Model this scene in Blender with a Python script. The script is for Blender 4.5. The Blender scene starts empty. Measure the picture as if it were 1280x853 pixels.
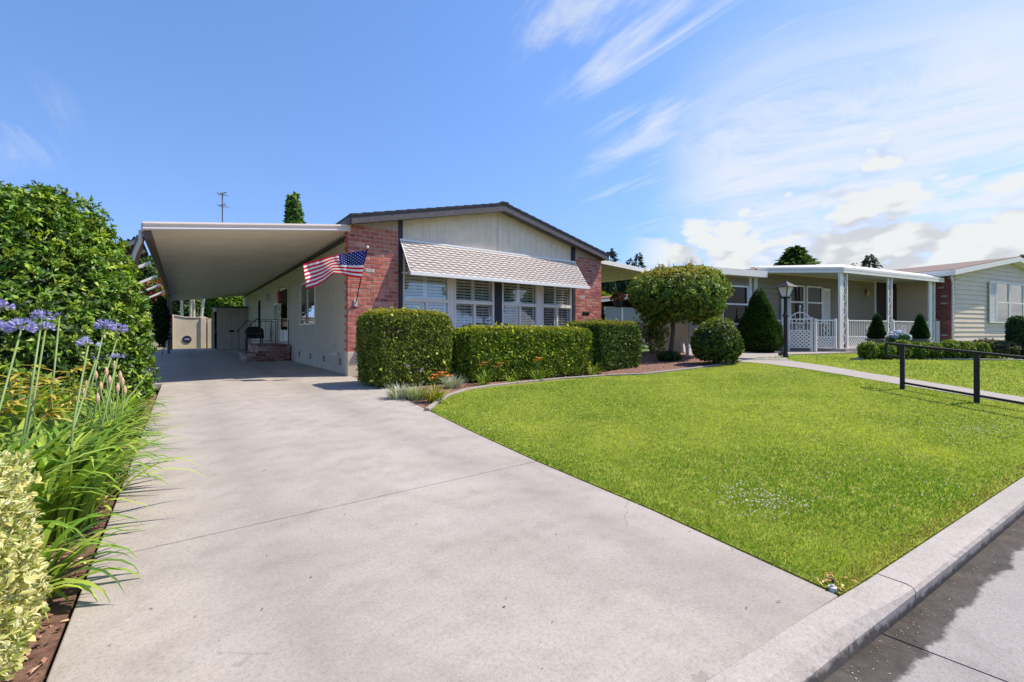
import bpy, math, random
import numpy as np
from mathutils import Vector, Matrix
random.seed(7); rng = np.random.default_rng(7)
S = bpy.context.scene
COL = S.collection
R = math.radians
# ------------------------------------------------------------------ camera maths (plan positions were surveyed through it)
F, YH, TH, H = 556.0, 415.0, R(36.54), 1.0
sn, cs = math.sin(TH), math.cos(TH)
def smooth(a, b, x):
    t = np.clip((x-a)/(b-a), 0, 1); return t*t*(3-2*t)
def zg(x, y=0): return 0.3*smooth(5.0, 14.0, np.asarray(x, float))
def ray(px, py):
    u = (px-640)/F; v = (YH-py)/F
    return sn+u*cs, cs-u*sn, v
def G(px, py, z=None):
    d = ray(px, py); zz = 0 if z is None else z
    for _ in range(40):
        t = (H-zz)/(-d[2]); x, y = t*d[0], t*d[1]
        if z is None: zz = float(zg(x))
    return Vector((x, y, zz))
def atY(px, py, Y):
    d = ray(px, py); t = Y/d[1]; return Vector((t*d[0], Y, H+t*d[2]))
def atX(px, py, X):
    d = ray(px, py); t = X/d[0]; return Vector((X, t*d[1], H+t*d[2]))
def atD(px, py, t):
    d = ray(px, py); return Vector((t*d[0], t*d[1], H+t*d[2]))
# ------------------------------------------------------------------ materials
def nt(name):
    m = bpy.data.materials.new(name); m.use_nodes = True
    n = m.node_tree.nodes; l = m.node_tree.links
    return m, n, l, n['Principled BSDF'], n['Material Output']
def noise(n, l, vec, scale, detail=4, rough=.55, dim='3D'):
    t = n.new('ShaderNodeTexNoise'); t.noise_dimensions = dim
    t.inputs['Scale'].default_value = scale; t.inputs['Detail'].default_value = detail; t.inputs['Roughness'].default_value = rough
    if vec is not None: l.new(vec, t.inputs['Vector'])
    return t.outputs['Fac']
def ramp(n, l, fac, stops):
    r = n.new('ShaderNodeValToRGB'); e = r.color_ramp.elements
    while len(e) < len(stops): e.new(.5)
    for k, (p, c) in enumerate(stops):
        e[k].position = p; e[k].color = (*c, 1) if len(c) == 3 else c
    l.new(fac, r.inputs['Fac']); return r.outputs['Color']
def mixc(n, l, fac, a, b, mode='MIX'):
    m = n.new('ShaderNodeMix'); m.data_type = 'RGBA'; m.blend_type = mode
    for s, v in ((m.inputs[0], fac), (m.inputs[6], a), (m.inputs[7], b)):
        if hasattr(v, 'is_linked') or hasattr(v, 'links'): l.new(v, s)
        elif isinstance(v, (int, float)): s.default_value = v
        else: s.default_value = (*v, 1)
    return m.outputs[2]
def mth(n, l, op, a, b=None, c=None, clamp=False):
    m = n.new('ShaderNodeMath'); m.operation = op; m.use_clamp = clamp
    for k, v in enumerate((a, b, c)):
        if v is None: continue
        if isinstance(v, (int, float)): m.inputs[k].default_value = v
        else: l.new(v, m.inputs[k])
    return m.outputs[0]
def objco(n): return n.new('ShaderNodeTexCoord').outputs['Object']
def bump(n, l, h, strength, dist, bs):
    b = n.new('ShaderNodeBump'); b.inputs['Strength'].default_value = strength; b.inputs['Distance'].default_value = dist
    l.new(h, b.inputs['Height']); l.new(b.outputs[0], bs.inputs['Normal']); return b
def plain(name, c, rough=.6, var=.12, scale=6, metal=0, bmp=0, spec=.5, tint=False, fine=0):
    m, n, l, b, o = nt(name)
    co = objco(n)
    f = noise(n, l, co, scale, 5)
    lo = tuple(x*(1-var) for x in c); hi = tuple(min(1, x*(1+var)) for x in c)
    colr = ramp(n, l, f, [(.3, lo), (.7, hi)])
    if fine:
        g = noise(n, l, co, scale*18, 3)
        colr = mixc(n, l, fine, colr, ramp(n, l, g, [(.3, (.3, .3, .3)), (.7, (1.6, 1.6, 1.6))]), 'MULTIPLY')
    if tint:
        a = n.new('ShaderNodeAttribute'); a.attribute_name = 'tint'
        colr = mixc(n, l, 1.0, a.outputs['Color'], ramp(n, l, f, [(.3, (1-var,)*3), (.7, (1+var,)*3)]), 'MULTIPLY')
        if fine: colr = mixc(n, l, fine, colr, ramp(n, l, g, [(.3, (.3, .3, .3)), (.7, (1.6, 1.6, 1.6))]), 'MULTIPLY')
    l.new(colr, b.inputs['Base Color']); b.inputs['Roughness'].default_value = rough
    b.inputs['Metallic'].default_value = metal; b.inputs['Specular IOR Level'].default_value = spec
    if bmp: bump(n, l, noise(n, l, co, scale*10, 4), bmp, .01, b)
    return m
def leafmat(name, rough=.45, trans=.3, spec=.4, bright=1.0):
    m, n, l, b, o = nt(name)
    a = n.new('ShaderNodeAttribute'); a.attribute_name = 'tint'
    c = a.outputs['Color']
    l.new(c, b.inputs['Base Color']); b.inputs['Roughness'].default_value = rough
    b.inputs['Specular IOR Level'].default_value = spec
    t = n.new('ShaderNodeBsdfTranslucent')
    l.new(mixc(n, l, 1.0, c, (1.25*bright, 1.3*bright, .55), 'MULTIPLY'), t.inputs['Color'])
    x = n.new('ShaderNodeMixShader'); x.inputs[0].default_value = trans
    l.new(b.outputs[0], x.inputs[1]); l.new(t.outputs[0], x.inputs[2]); l.new(x.outputs[0], o.inputs['Surface'])
    return m
def concrete(name, base, stain=.5, seed=0, warm=(1, 1, 1)):
    m, n, l, b, o = nt(name)
    co = objco(n)
    mp = n.new('ShaderNodeMapping'); mp.inputs['Location'].default_value = (seed, seed*2, 0); l.new(co, mp.inputs[0]); v = mp.outputs[0]
    big = noise(n, l, v, .9, 6, .6); mid = noise(n, l, v, 5, 6, .65); fine = noise(n, l, v, 70, 3, .7); grit = noise(n, l, v, 260, 2, .7)
    c = ramp(n, l, big, [(.25, tuple(x*(1-.14*stain) for x in base)), (.55, base), (.8, tuple(x*(1+.10*stain) for x in base))])
    c = mixc(n, l, .8*stain, c, ramp(n, l, mid, [(.28, (.80, .79, .78)), (.5, (1, 1, 1)), (.72, (1.07, 1.06, 1.05))]), 'MULTIPLY')
    c = mixc(n, l, .7, c, ramp(n, l, fine, [(.3, (.72, .71, .70)), (.5, (1, 1, 1)), (.72, (1.12, 1.12, 1.12))]), 'MULTIPLY')
    c = mixc(n, l, .6, c, ramp(n, l, grit, [(.3, (.62, .60, .60)), (.5, (1, 1, 1)), (.7, (1.2, 1.2, 1.2))]), 'MULTIPLY')
    # scattered dark specks
    vo = n.new('ShaderNodeTexVoronoi'); vo.inputs['Scale'].default_value = 9; l.new(v, vo.inputs['Vector'])
    sp = mth(n, l, 'LESS_THAN', vo.outputs['Distance'], .045)
    c = mixc(n, l, mth(n, l, 'MULTIPLY', sp, .45), c, (.16, .14, .12))
    l.new(c, b.inputs['Base Color']); b.inputs['Roughness'].default_value = .85; b.inputs['Specular IOR Level'].default_value = .25
    hgt = mth(n, l, 'ADD', mth(n, l, 'MULTIPLY', fine, .6), grit)
    bump(n, l, hgt, .35, .004, b)
    return m, n, l, b, c
M = {}
M['concrete'] = None
M['kerbcon'] = None
M['walk'] = concrete('walk_concrete', (.37, .33, .295), .4, 5)[0]
m, n, l, b, c = concrete('kerb_concrete', (.40, .36, .325), .9, 3)
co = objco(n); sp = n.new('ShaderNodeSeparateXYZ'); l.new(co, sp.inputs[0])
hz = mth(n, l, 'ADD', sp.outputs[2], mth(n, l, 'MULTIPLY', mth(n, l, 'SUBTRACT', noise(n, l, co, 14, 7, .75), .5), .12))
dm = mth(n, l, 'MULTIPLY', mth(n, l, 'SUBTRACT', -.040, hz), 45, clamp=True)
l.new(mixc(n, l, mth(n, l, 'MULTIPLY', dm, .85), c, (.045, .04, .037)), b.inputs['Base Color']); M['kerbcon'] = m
# driveway: same concrete with tyre tracks, oil drips, hairline cracks and dirt at the joints
m, n, l, b, c = concrete('driveway_concrete', (.395, .354, .31), 1.0)
co = objco(n); sp = n.new('ShaderNodeSeparateXYZ'); l.new(co, sp.inputs[0])
wob = mth(n, l, 'MULTIPLY', mth(n, l, 'SUBTRACT', noise(n, l, co, .7, 3), .5), .5)
xx = mth(n, l, 'ADD', sp.outputs[0], wob)
def band(x0, w): return mth(n, l, 'SUBTRACT', 1.0, mth(n, l, 'DIVIDE', mth(n, l, 'ABSOLUTE', mth(n, l, 'SUBTRACT', xx, x0)), w), clamp=True)
tyre = mth(n, l, 'MULTIPLY', mth(n, l, 'ADD', band(.35, .32), band(1.75, .32)), mth(n, l, 'MULTIPLY', noise(n, l, co, 3.2, 6, .7), .5))
c = mixc(n, l, tyre, c, (.17, .15, .135))
vo = n.new('ShaderNodeTexVoronoi'); vo.feature = 'F1'; vo.inputs['Scale'].default_value = 1.6; vo.inputs['Randomness'].default_value = 1; l.new(co, vo.inputs['Vector'])
drip = mth(n, l, 'MULTIPLY', mth(n, l, 'LESS_THAN', mth(n, l, 'ADD', vo.outputs['Distance'], mth(n, l, 'MULTIPLY', noise(n, l, co, 22, 4, .7), .12)), .105), .30)
c = mixc(n, l, drip, c, (.13, .115, .10))
blot = mth(n, l, 'MULTIPLY', mth(n, l, 'SUBTRACT', noise(n, l, co, 2.6, 9, .78), .47), 3.6, clamp=True)
c = mixc(n, l, mth(n, l, 'MULTIPLY', blot, .46), c, (.23, .20, .175))
pale = mth(n, l, 'MULTIPLY', mth(n, l, 'SUBTRACT', noise(n, l, co, 1.15, 8, .7), .52), 3.4, clamp=True)
c = mixc(n, l, mth(n, l, 'MULTIPLY', pale, .45), c, (.50, .46, .42))
ve = n.new('ShaderNodeTexVoronoi'); ve.feature = 'DISTANCE_TO_EDGE'; ve.inputs['Scale'].default_value = .42
wv = n.new('ShaderNodeVectorMath'); wv.operation = 'ADD'; l.new(co, wv.inputs[0]); nz_ = n.new('ShaderNodeTexNoise'); nz_.inputs['Scale'].default_value = 2.5; nz_.inputs['Detail'].default_value = 6; l.new(co, nz_.inputs['Vector'])
sc_ = n.new('ShaderNodeVectorMath'); sc_.operation = 'SCALE'; sc_.inputs['Scale'].default_value = .35; l.new(nz_.outputs['Color'], sc_.inputs[0]); l.new(sc_.outputs[0], wv.inputs[1]); l.new(wv.outputs[0], ve.inputs['Vector'])
crk = mth(n, l, 'MULTIPLY', mth(n, l, 'LESS_THAN', ve.outputs['Distance'], .0022), mth(n, l, 'GREATER_THAN', noise(n, l, co, .45, 2), .54))
c = mixc(n, l, mth(n, l, 'MULTIPLY', crk, .22), c, (.10, .09, .08))
l.new(c, b.inputs['Base Color']); M['concrete'] = m
# street: concrete with a wet gutter
m, n, l, b, c = concrete('street_concrete', (.33, .305, .285), 1.0, 11)
co = objco(n); sp = n.new('ShaderNodeSeparateXYZ'); l.new(co, sp.inputs[0])
dist = mth(n, l, 'SUBTRACT', mth(n, l, 'SUBTRACT', .66, mth(n, l, 'MULTIPLY', sp.outputs[0], .088)), sp.outputs[1])   # distance from kerb
edge = mth(n, l, 'ADD', dist, mth(n, l, 'MULTIPLY', mth(n, l, 'SUBTRACT', noise(n, l, co, 5, 7, .72), .5), .14))
edge2 = mth(n, l, 'ADD', edge, mth(n, l, 'MULTIPLY', mth(n, l, 'SUBTRACT', 2.6, sp.outputs[0]), -.01))
wet = mth(n, l, 'SUBTRACT', 1.0, mth(n, l, 'MULTIPLY', mth(n, l, 'SUBTRACT', edge2, .092), 55, clamp=True), clamp=True)
wcol = mixc(n, l, noise(n, l, co, 16, 5, .7), (.008, .007, .006), (.075, .06, .05))
cc = mixc(n, l, mth(n, l, 'MULTIPLY', wet, mth(n, l, 'MULTIPLY_ADD', noise(n, l, co, 7, 6, .75), .55, .60, clamp=True)), c, wcol)
l.new(cc, b.inputs['Base Color'])
rr = mth(n, l, 'SUBTRACT', .85, mth(n, l, 'MULTIPLY', wet, .30)); l.new(rr, b.inputs['Roughness'])
b.inputs['Specular IOR Level'].default_value = .10
M['street'] = m
# wood/metal panels with vertical grooves: along = 0 for x, 1 for y
def grooved(name, base, along, pitch, rough=.6):
    m, n, l, b, o = nt(name); co = objco(n); sp = n.new('ShaderNodeSeparateXYZ'); l.new(co, sp.inputs[0])
    fr = mth(n, l, 'FRACT', mth(n, l, 'DIVIDE', sp.outputs[along], pitch))
    g = mth(n, l, 'MULTIPLY', mth(n, l, 'ABSOLUTE', mth(n, l, 'SUBTRACT', fr, .5)), 24, clamp=True)
    f = noise(n, l, co, 3, 5); mp = n.new('ShaderNodeMapping'); mp.inputs['Scale'].default_value = (30, 30, 1.5); l.new(co, mp.inputs[0])
    gr = noise(n, l, mp.outputs[0], 1, 4)
    c = ramp(n, l, f, [(.3, tuple(x*.9 for x in base)), (.7, tuple(x*1.06 for x in base))])
    c = mixc(n, l, .35, c, ramp(n, l, gr, [(.3, (.8, .8, .8)), (.7, (1.1, 1.1, 1.1))]), 'MULTIPLY')
    l.new(c, b.inputs['Base Color']); b.inputs['Roughness'].default_value = rough; b.inputs['Specular IOR Level'].default_value = .3
    bump(n, l, mth(n, l, 'ADD', g, mth(n, l, 'MULTIPLY', gr, .12)), .8, .012, b)
    return m
M['side_wall'] = grooved('beige_grooved_siding', (.56, .475, .365), 1, .205)
M['front_wall'] = grooved('cream_grooved_siding', (.88, .71, .56), 0, .205)
M['shedwall'] = grooved('shed_siding', (.50, .42, .335), 0, .15)
M['skirt'] = plain('skirting_paint', (.56, .48, .38), .7, .08, 3)
M['brick'] = plain('brick', (.3, .1, .08), .85, .22, 14, tint=True, bmp=.4, spec=.2, fine=.5)
M['mortar'] = plain('mortar', (.47, .36, .31), .9, .12, 12, bmp=.4, spec=.1)
M['roof'] = plain('dark_shingle', (.045, .045, .05), .9, .3, 14, bmp=.5, fine=.5, spec=.2)
M['fascia_dark'] = plain('weathered_dark_fascia', (.115, .105, .115), .8, .25, 12, fine=.4, spec=.2)
M['dark'] = plain('dark_trim', (.028, .026, .034), .6, .15, 8)
M['white'] = plain('white_paint', (.86, .79, .70), .45, .04, 4)
M['whiteold'] = plain('weathered_white', (.66, .65, .63), .5, .08, 5)
M['awning'] = plain('awning_strip', (.52, .435, .385), .5, .07, 5, fine=.12)
M['awnedge'] = plain('awning_edge', (.80, .79, .77), .4, .03, 5)
M['deck'] = plain('carport_pan', (.90, .82, .73), .42, .07, 1.5)
M['pinkmetal'] = plain('carport_fascia', (.78, .67, .62), .4, .04, 3)
M['brownpost'] = plain('brown_post', (.15, .09, .075), .6, .15, 8)
M['black'] = plain('black_metal', (.006, .006, .006), .6, .1, 10)
M['blackmat'] = plain('black_plastic', (.02, .02, .022), .6, .1, 10)
M['slat'] = plain('shutter_slat', (.84, .84, .83), .5, .03, 4)
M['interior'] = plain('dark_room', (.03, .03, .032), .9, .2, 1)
M['red'] = plain('red_plastic', (.33, .02, .018), .35, .1, 6)
M['tan'] = plain('tan_wall', (.60, .49, .36), .85, .1, 1.2, bmp=.2, fine=.15)
M['nbwall'] = plain('neighbour_siding', (.74, .58, .43), .6, .05, 2)
M['nbshaded'] = plain('shaded_porch_siding', (.27, .215, .15), .6, .05, 2)  # porch siding darkened: the shade under the roof is put into the colour
M['nbroof'] = plain('neighbour_red_shingle', (.20, .14, .115), .9, .3, 10, fine=.5)
M['metalroof'] = plain('white_metal_roof', (.62, .585, .55), .45, .05, 1)
M['doorbrown'] = plain('dark_brown_door', (.04, .025, .022), .5, .2, 3)
M['brass'] = plain('brass', (.45, .32, .13), .35, .1, 8, metal=.8)
M['terracotta'] = plain('terracotta', (.35, .16, .10), .8, .15, 4, fine=.3)
M['greywall'] = plain('grey_garage', (.30, .295, .29), .7, .06, 2)
M['mulch'] = plain('bark_mulch', (.27, .155, .115), .95, .4, 30, bmp=1.0, fine=.8, spec=.1)
M['chip'] = plain('bark_chip', (.2, .1, .07), .9, .2, 40, tint=True, spec=.1)
M['soil'] = plain('lawn_soil', (.22, .25, .04), .95, .3, 9, bmp=.8, fine=.5, spec=.05)
M['groundm'] = plain('earth', (.12, .17, .05), .95, .3, .6, bmp=.3, fine=.3, spec=.1)
M['bark'] = plain('bark', (.12, .09, .07), .9, .3, 18, bmp=.8, spec=.1)
M['palebark'] = plain('pale_bark', (.52, .47, .40), .8, .25, 5, bmp=.3, spec=.2)
M['stone'] = plain('pale_stone', (.62, .58, .52), .85, .15, 9, bmp=.3)
M['wood'] = plain('grey_wood_planter', (.20, .19, .15), .8, .2, 10)
M['corr'] = plain('corrugated_brown', (.09, .07, .055), .7, .25, 6)
M['edging'] = plain('edging_concrete', (.30, .26, .22), .9, .12, 10, bmp=.4, fine=.3)
M['hose'] = plain('rubber_hose', (.03, .03, .034), .5, .1, 20)
M['flagwhite'] = leafmat('flag_cloth', .8, .25, .1)
M['leaf_gloss'] = leafmat('glossy_leaf', .46, .24, .4)
M['leaf'] = leafmat('leaf', .5, .30, .3)
M['leaf_dull'] = leafmat('dull_leaf', .7, .20, .15)
M['needle'] = leafmat('needles', .7, .12, .15)
M['grass'] = leafmat('grass_blade', .55, .35, .25)
M['petal'] = leafmat('petal', .6, .35, .2, 1.0)
for mm in (M['petal'], M['flagwhite']):   # neutral translucency
    for nd in mm.node_tree.nodes:
        if nd.type == 'MIX': nd.inputs[7].default_value = (1, 1, 1, 1)
def glass(name, tint=(.94, .96, .95), refl=1.0):
    m, n, l, b, o = nt(name); n.remove(b)
    t = n.new('ShaderNodeBsdfTransparent'); t.inputs[0].default_value = (*tint, 1)
    g = n.new('ShaderNodeBsdfGlossy'); g.inputs['Roughness'].default_value = .015; g.inputs['Color'].default_value = (refl, refl, refl, 1)
    nz = noise(n, l, objco(n), 1.3, 2); bp = n.new('ShaderNodeBump'); bp.inputs['Strength'].default_value = .06; bp.inputs['Distance'].default_value = .05
    l.new(nz, bp.inputs['Height']); l.new(bp.outputs[0], g.inputs['Normal'])
    lwf = n.new('ShaderNodeLayerWeight'); lwf.inputs['Blend'].default_value = .5
    pw_ = mth(n, l, 'POWER', lwf.outputs['Facing'], 4.0); lw = n.new('ShaderNodeMath'); lw.operation = 'MULTIPLY_ADD'; l.new(pw_, lw.inputs[0]); lw.inputs[1].default_value = .90; lw.inputs[2].default_value = .07
    x = n.new('ShaderNodeMixShader'); l.new(lw.outputs[0], x.inputs[0]); l.new(t.outputs[0], x.inputs[1]); l.new(g.outputs[0], x.inputs[2])
    l.new(x.outputs[0], o.inputs['Surface']); return m
M['glass'] = glass('window_glass')
M['darkglass'] = glass('screened_glass', (.3, .31, .33), .35)
M['lampglass'] = plain('frosted_lamp_glass', (.62, .62, .60), .25, .05, 8)
# ------------------------------------------------------------------ object helpers
def tag(o, label=None, cat=None, group=None, kind=None):
    if label: o['label'] = label
    if cat: o['category'] = cat
    if group: o['group'] = group
    if kind: o['kind'] = kind
    return o
def thing(name, label, cat, loc=(0, 0, 0), group=None):
    o = bpy.data.objects.new(name, None); COL.objects.link(o); o.location = loc; o.empty_display_size = .2
    return tag(o, label, cat, group)
def link(name, me, parent=None):
    o = bpy.data.objects.new(name, me); COL.objects.link(o)
    if parent is not None:
        o.parent = parent
        if parent.type == 'EMPTY': o.location = -Vector(parent.location)
    return o
def nmesh(name, V, Fc, mat, tint=None, parent=None, smooth_=False, mi=None):
    V = np.ascontiguousarray(V, np.float32).reshape(-1, 3); Fc = np.ascontiguousarray(Fc, np.int32); k = Fc.shape[1]
    me = bpy.data.meshes.new(name); me.vertices.add(len(V)); me.vertices.foreach_set('co', V.ravel())
    me.loops.add(Fc.size); me.loops.foreach_set('vertex_index', Fc.ravel())
    me.polygons.add(len(Fc)); me.polygons.foreach_set('loop_start', np.arange(0, Fc.size, k, dtype=np.int32))
    if smooth_: me.polygons.foreach_set('use_smooth', np.ones(len(Fc), bool))
    for m_ in (mat if isinstance(mat, (list, tuple)) else [mat]): me.materials.append(m_)
    if mi is not None: me.polygons.foreach_set('material_index', np.ascontiguousarray(mi, np.int32))
    if tint is not None:
        a = me.attributes.new('tint', 'FLOAT_COLOR', 'POINT'); c = np.ones((len(V), 4), np.float32); c[:, :3] = tint
        a.data.foreach_set('color', c.ravel())
    me.update(calc_edges=True); me.validate()
    return link(name, me, parent)
class MB:
    def __init__(s): s.v = []; s.f = []; s.m = []; s.c = []
    def add(s, vs, fs, mi=0, col=(1, 1, 1)):
        b = len(s.v); s.v += [tuple(p) for p in vs]; s.c += [col]*len(vs)
        for q in fs: s.f.append(tuple(i+b for i in q)); s.m.append(mi)
        return s
    def hexa(s, p, mi=0, col=(1, 1, 1)):      # 8 points: bottom ring then top ring
        return s.add(p, [(3, 2, 1, 0), (4, 5, 6, 7), (0, 1, 5, 4), (1, 2, 6, 5), (2, 3, 7, 6), (3, 0, 4, 7)], mi, col)
    def box(s, x0, x1, y0, y1, z0, z1, mi=0, col=(1, 1, 1), mat=None):
        p = [(x0, y0, z0), (x1, y0, z0), (x1, y1, z0), (x0, y1, z0), (x0, y0, z1), (x1, y0, z1), (x1, y1, z1), (x0, y1, z1)]
        if mat is not None: p = [mat @ Vector(q) for q in p]
        return s.hexa(p, mi, col)
    def bar(s, a, b, w, h=None, up=(0, 0, 1), mi=0, col=(1, 1, 1)):
        a, b = Vector(a), Vector(b); h = h or w; d = (b-a).normalized(); up = Vector(up)
        if abs(d.dot(up)) > .98: up = Vector((1, 0, 0))
        r = d.cross(up).normalized()*w/2; u = r.cross(d).normalized()*h/2
        return s.hexa([a-r-u, a+r-u, b+r-u, b-r-u, a-r+u, a+r+u, b+r+u, b-r+u], mi, col)
    def tube(s, pts, rad, n=8, mi=0, col=(1, 1, 1), cap=True):
        pts = [Vector(p) for p in pts]; rs = rad if isinstance(rad, (list, tuple)) else [rad]*len(pts)
        vs = []; ref = Vector((.3, .5, .81))
        for i, p in enumerate(pts):
            d = (pts[min(i+1, len(pts)-1)]-pts[max(i-1, 0)]).normalized()
            a = d.cross(ref); a = a.normalized() if a.length > .05 else d.cross(Vector((1, 0, 0))).normalized(); b2 = d.cross(a)
            for k in range(n):
                t = 2*math.pi*k/n; vs.append(p+(a*math.cos(t)+b2*math.sin(t))*rs[i])
        fs = [(i*n+k, i*n+(k+1) % n, (i+1)*n+(k+1) % n, (i+1)*n+k) for i in range(len(pts)-1) for k in range(n)]
        if cap: fs += [tuple(range(n-1, -1, -1)), tuple((len(pts)-1)*n+k for k in range(n))]
        return s.add(vs, fs, mi, col)
    def lathe(s, c, prof, n=16, mi=0, col=(1, 1, 1)):
        c = Vector(c); vs = [(c.x+r*math.cos(2*math.pi*k/n), c.y+r*math.sin(2*math.pi*k/n), c.z+z) for r, z in prof for k in range(n)]
        fs = [(i*n+k, i*n+(k+1) % n, (i+1)*n+(k+1) % n, (i+1)*n+k) for i in range(len(prof)-1) for k in range(n)]
        fs += [tuple(range(n-1, -1, -1)), tuple((len(prof)-1)*n+k for k in range(n))]
        return s.add(vs, fs, mi, col)
    def prism(s, poly, vec, mi=0, col=(1, 1, 1)):   # polygon of 3D points swept by vec
        v = Vector(vec); n = len(poly); p = [Vector(q) for q in poly]; q = [a+v for a in p]
        return s.add(p+q, [tuple(range(n-1, -1, -1)), tuple(range(n, 2*n))]+[(k, (k+1) % n, n+(k+1) % n, n+k) for k in range(n)], mi, col)
    def build(s, name, mats, parent=None, smooth_=False, bevel=0):
        me = bpy.data.meshes.new(name); me.from_pydata(s.v, [], s.f)
        for m_ in (mats if isinstance(mats, (list, tuple)) else [mats]): me.materials.append(m_)
        me.polygons.foreach_set('material_index', np.array(s.m, np.int32))
        a = me.attributes.new('tint', 'FLOAT_COLOR', 'POINT'); c = np.ones((len(s.v), 4), np.float32); c[:, :3] = np.array(s.c)
        a.data.foreach_set('color', c.ravel())
        if smooth_: me.polygons.foreach_set('use_smooth', np.ones(len(me.polygons), bool))
        me.update(); o = link(name, me, parent)
        if bevel:
            bm = o.modifiers.new('edge', 'BEVEL'); bm.width = bevel; bm.segments = 2; bm.limit_method = 'ANGLE'
        return o
def sheet(name, poly, mat, z=None, kind='structure', drop=0, res=.6, label=None, parent=None):
    """A flat or terrain following sheet with a skirt; poly = list of (x, y)."""
    import bmesh
    bm = bmesh.new(); vs = [bm.verts.new((p[0], p[1], 0)) for p in poly]; bm.faces.new(vs)
    bmesh.ops.triangulate(bm, faces=bm.faces[:])
    if z is None:
        xs = [p[0] for p in poly]
        for x in np.arange(math.floor(min(xs)), max(xs), res):
            bmesh.ops.bisect_plane(bm, geom=bm.verts[:]+bm.edges[:]+bm.faces[:], plane_co=(x, 0, 0), plane_no=(1, 0, 0))
    for v in bm.verts: v.co.z = (float(zg(v.co.x)) if z is None else z)
    if drop:
        be = [e for e in bm.edges if e.is_boundary]
        r = bmesh.ops.extrude_edge_only(bm, edges=be)
        for v in [g for g in r['geom'] if isinstance(g, bmesh.types.BMVert)]: v.co.z -= drop
    bmesh.ops.recalc_face_normals(bm, faces=bm.faces[:])
    up = sum(f.normal.z*f.calc_area() for f in bm.faces)
    if up < 0: bmesh.ops.reverse_faces(bm, faces=bm.faces[:])
    me = bpy.data.meshes.new(name); bm.to_mesh(me); bm.free(); me.materials.append(mat)
    o = link(name, me, parent); tag(o, label, kind=kind); return o
def inpoly(P, poly):
    x, y = P[:, 0], P[:, 1]; c = np.zeros(len(P), bool); n = len(poly)
    for i in range(n):
        x0, y0 = poly[i][0], poly[i][1]; x1, y1 = poly[i-1][0], poly[i-1][1]
        if y0 == y1: continue
        c ^= ((y0 > y) != (y1 > y)) & (x < (x1-x0)*(y-y0)/(y1-y0)+x0)
    return c
def vnoise(P, sc, seed=0):
    r = np.random.default_rng(seed); out = np.zeros(len(P))
    for k in range(7):
        a = r.normal(size=(2, P.shape[1]))*sc; ph = r.uniform(0, 6.28, 2)
        out += np.sin(P@a[0]+ph[0])*np.sin(P@a[1]+ph[1])
    return out/2.2
def unit(a): return a/np.maximum(np.linalg.norm(a, axis=-1, keepdims=True), 1e-9)
def rdirs(n): return unit(rng.normal(size=(n, 3)))
def kites(P, U, N, L, W, C, fold=.25, wide=.45):
    """n folded leaves (4 verts each): base, right, tip, left."""
    n = len(P); L = np.broadcast_to(np.asarray(L, float).reshape(-1, 1), (n, 1)); W = np.broadcast_to(np.asarray(W, float).reshape(-1, 1), (n, 1))
    U = unit(U); Sd = unit(np.cross(U, N)); Nn = np.cross(Sd, U)
    b = P; t = P+U*L-Nn*L*.12; mid = P+U*L*wide+Nn*W*fold
    V = np.stack([b, mid+Sd*W/2, t, mid-Sd*W/2], 1).reshape(-1, 3)
    i = np.arange(n)*4; Fc = np.stack([i, i+1, i+2, i+3], 1)
    return V, Fc, np.repeat(C, 4, 0)
def leaf6(P, U, N, L, W, Cmid, Cedge, fold=.2):
    """n better leaves, two halves; midrib and margin colours."""
    n = len(P); L = np.broadcast_to(np.asarray(L, float).reshape(-1, 1), (n, 1)); W = np.broadcast_to(np.asarray(W, float).reshape(-1, 1), (n, 1))
    U = unit(U); Sd = unit(np.cross(U, N)); Nn = np.cross(Sd, U)
    b = P; c1 = P+U*L*.35; c2 = P+U*L*.7-Nn*L*.05; t = P+U*L-Nn*L*.18
    r1 = P+U*L*.3+Sd*W*.5+Nn*W*fold; r2 = P+U*L*.68+Sd*W*.42+Nn*(W*fold-L*.05); l1 = r1-Sd*W; l2 = r2-Sd*W*.84
    V = np.stack([b, c1, c2, t, r1, r2, l1, l2], 1).reshape(-1, 3); i = np.arange(n)*8
    T = [(0, 4, 1, 1), (1, 4, 5, 2), (2, 5, 3, 3), (0, 1, 6, 6), (1, 2, 7, 6), (2, 3, 7, 7)]
    tri = []
    for q in T:
        qq = list(dict.fromkeys(q))
        tri.append(qq[:3])
        if len(qq) == 4: tri.append([qq[0], qq[2], qq[3]])
    Fc = np.concatenate([np.stack([i+a for a in q], 1) for q in tri])
    C = np.stack([Cmid, Cmid, Cmid, Cmid, Cedge, Cedge, Cedge, Cedge], 1).reshape(-1, 3)
    return V, Fc, C
def pick(cols, w, n, jit=.18):
    cols = np.array(cols); i = rng.choice(len(cols), n, p=np.array(w)/sum(w))
    return np.clip(cols[i]*(1+rng.normal(0, jit, (n, 1))), .004, .95)
def cat(parts):
    V, Fc, C, o = [], [], [], 0
    for v, f, c in parts: V.append(v); Fc.append(f+o); C.append(c); o += len(v)
    return np.concatenate(V), np.concatenate(Fc), np.concatenate(C)
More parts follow.
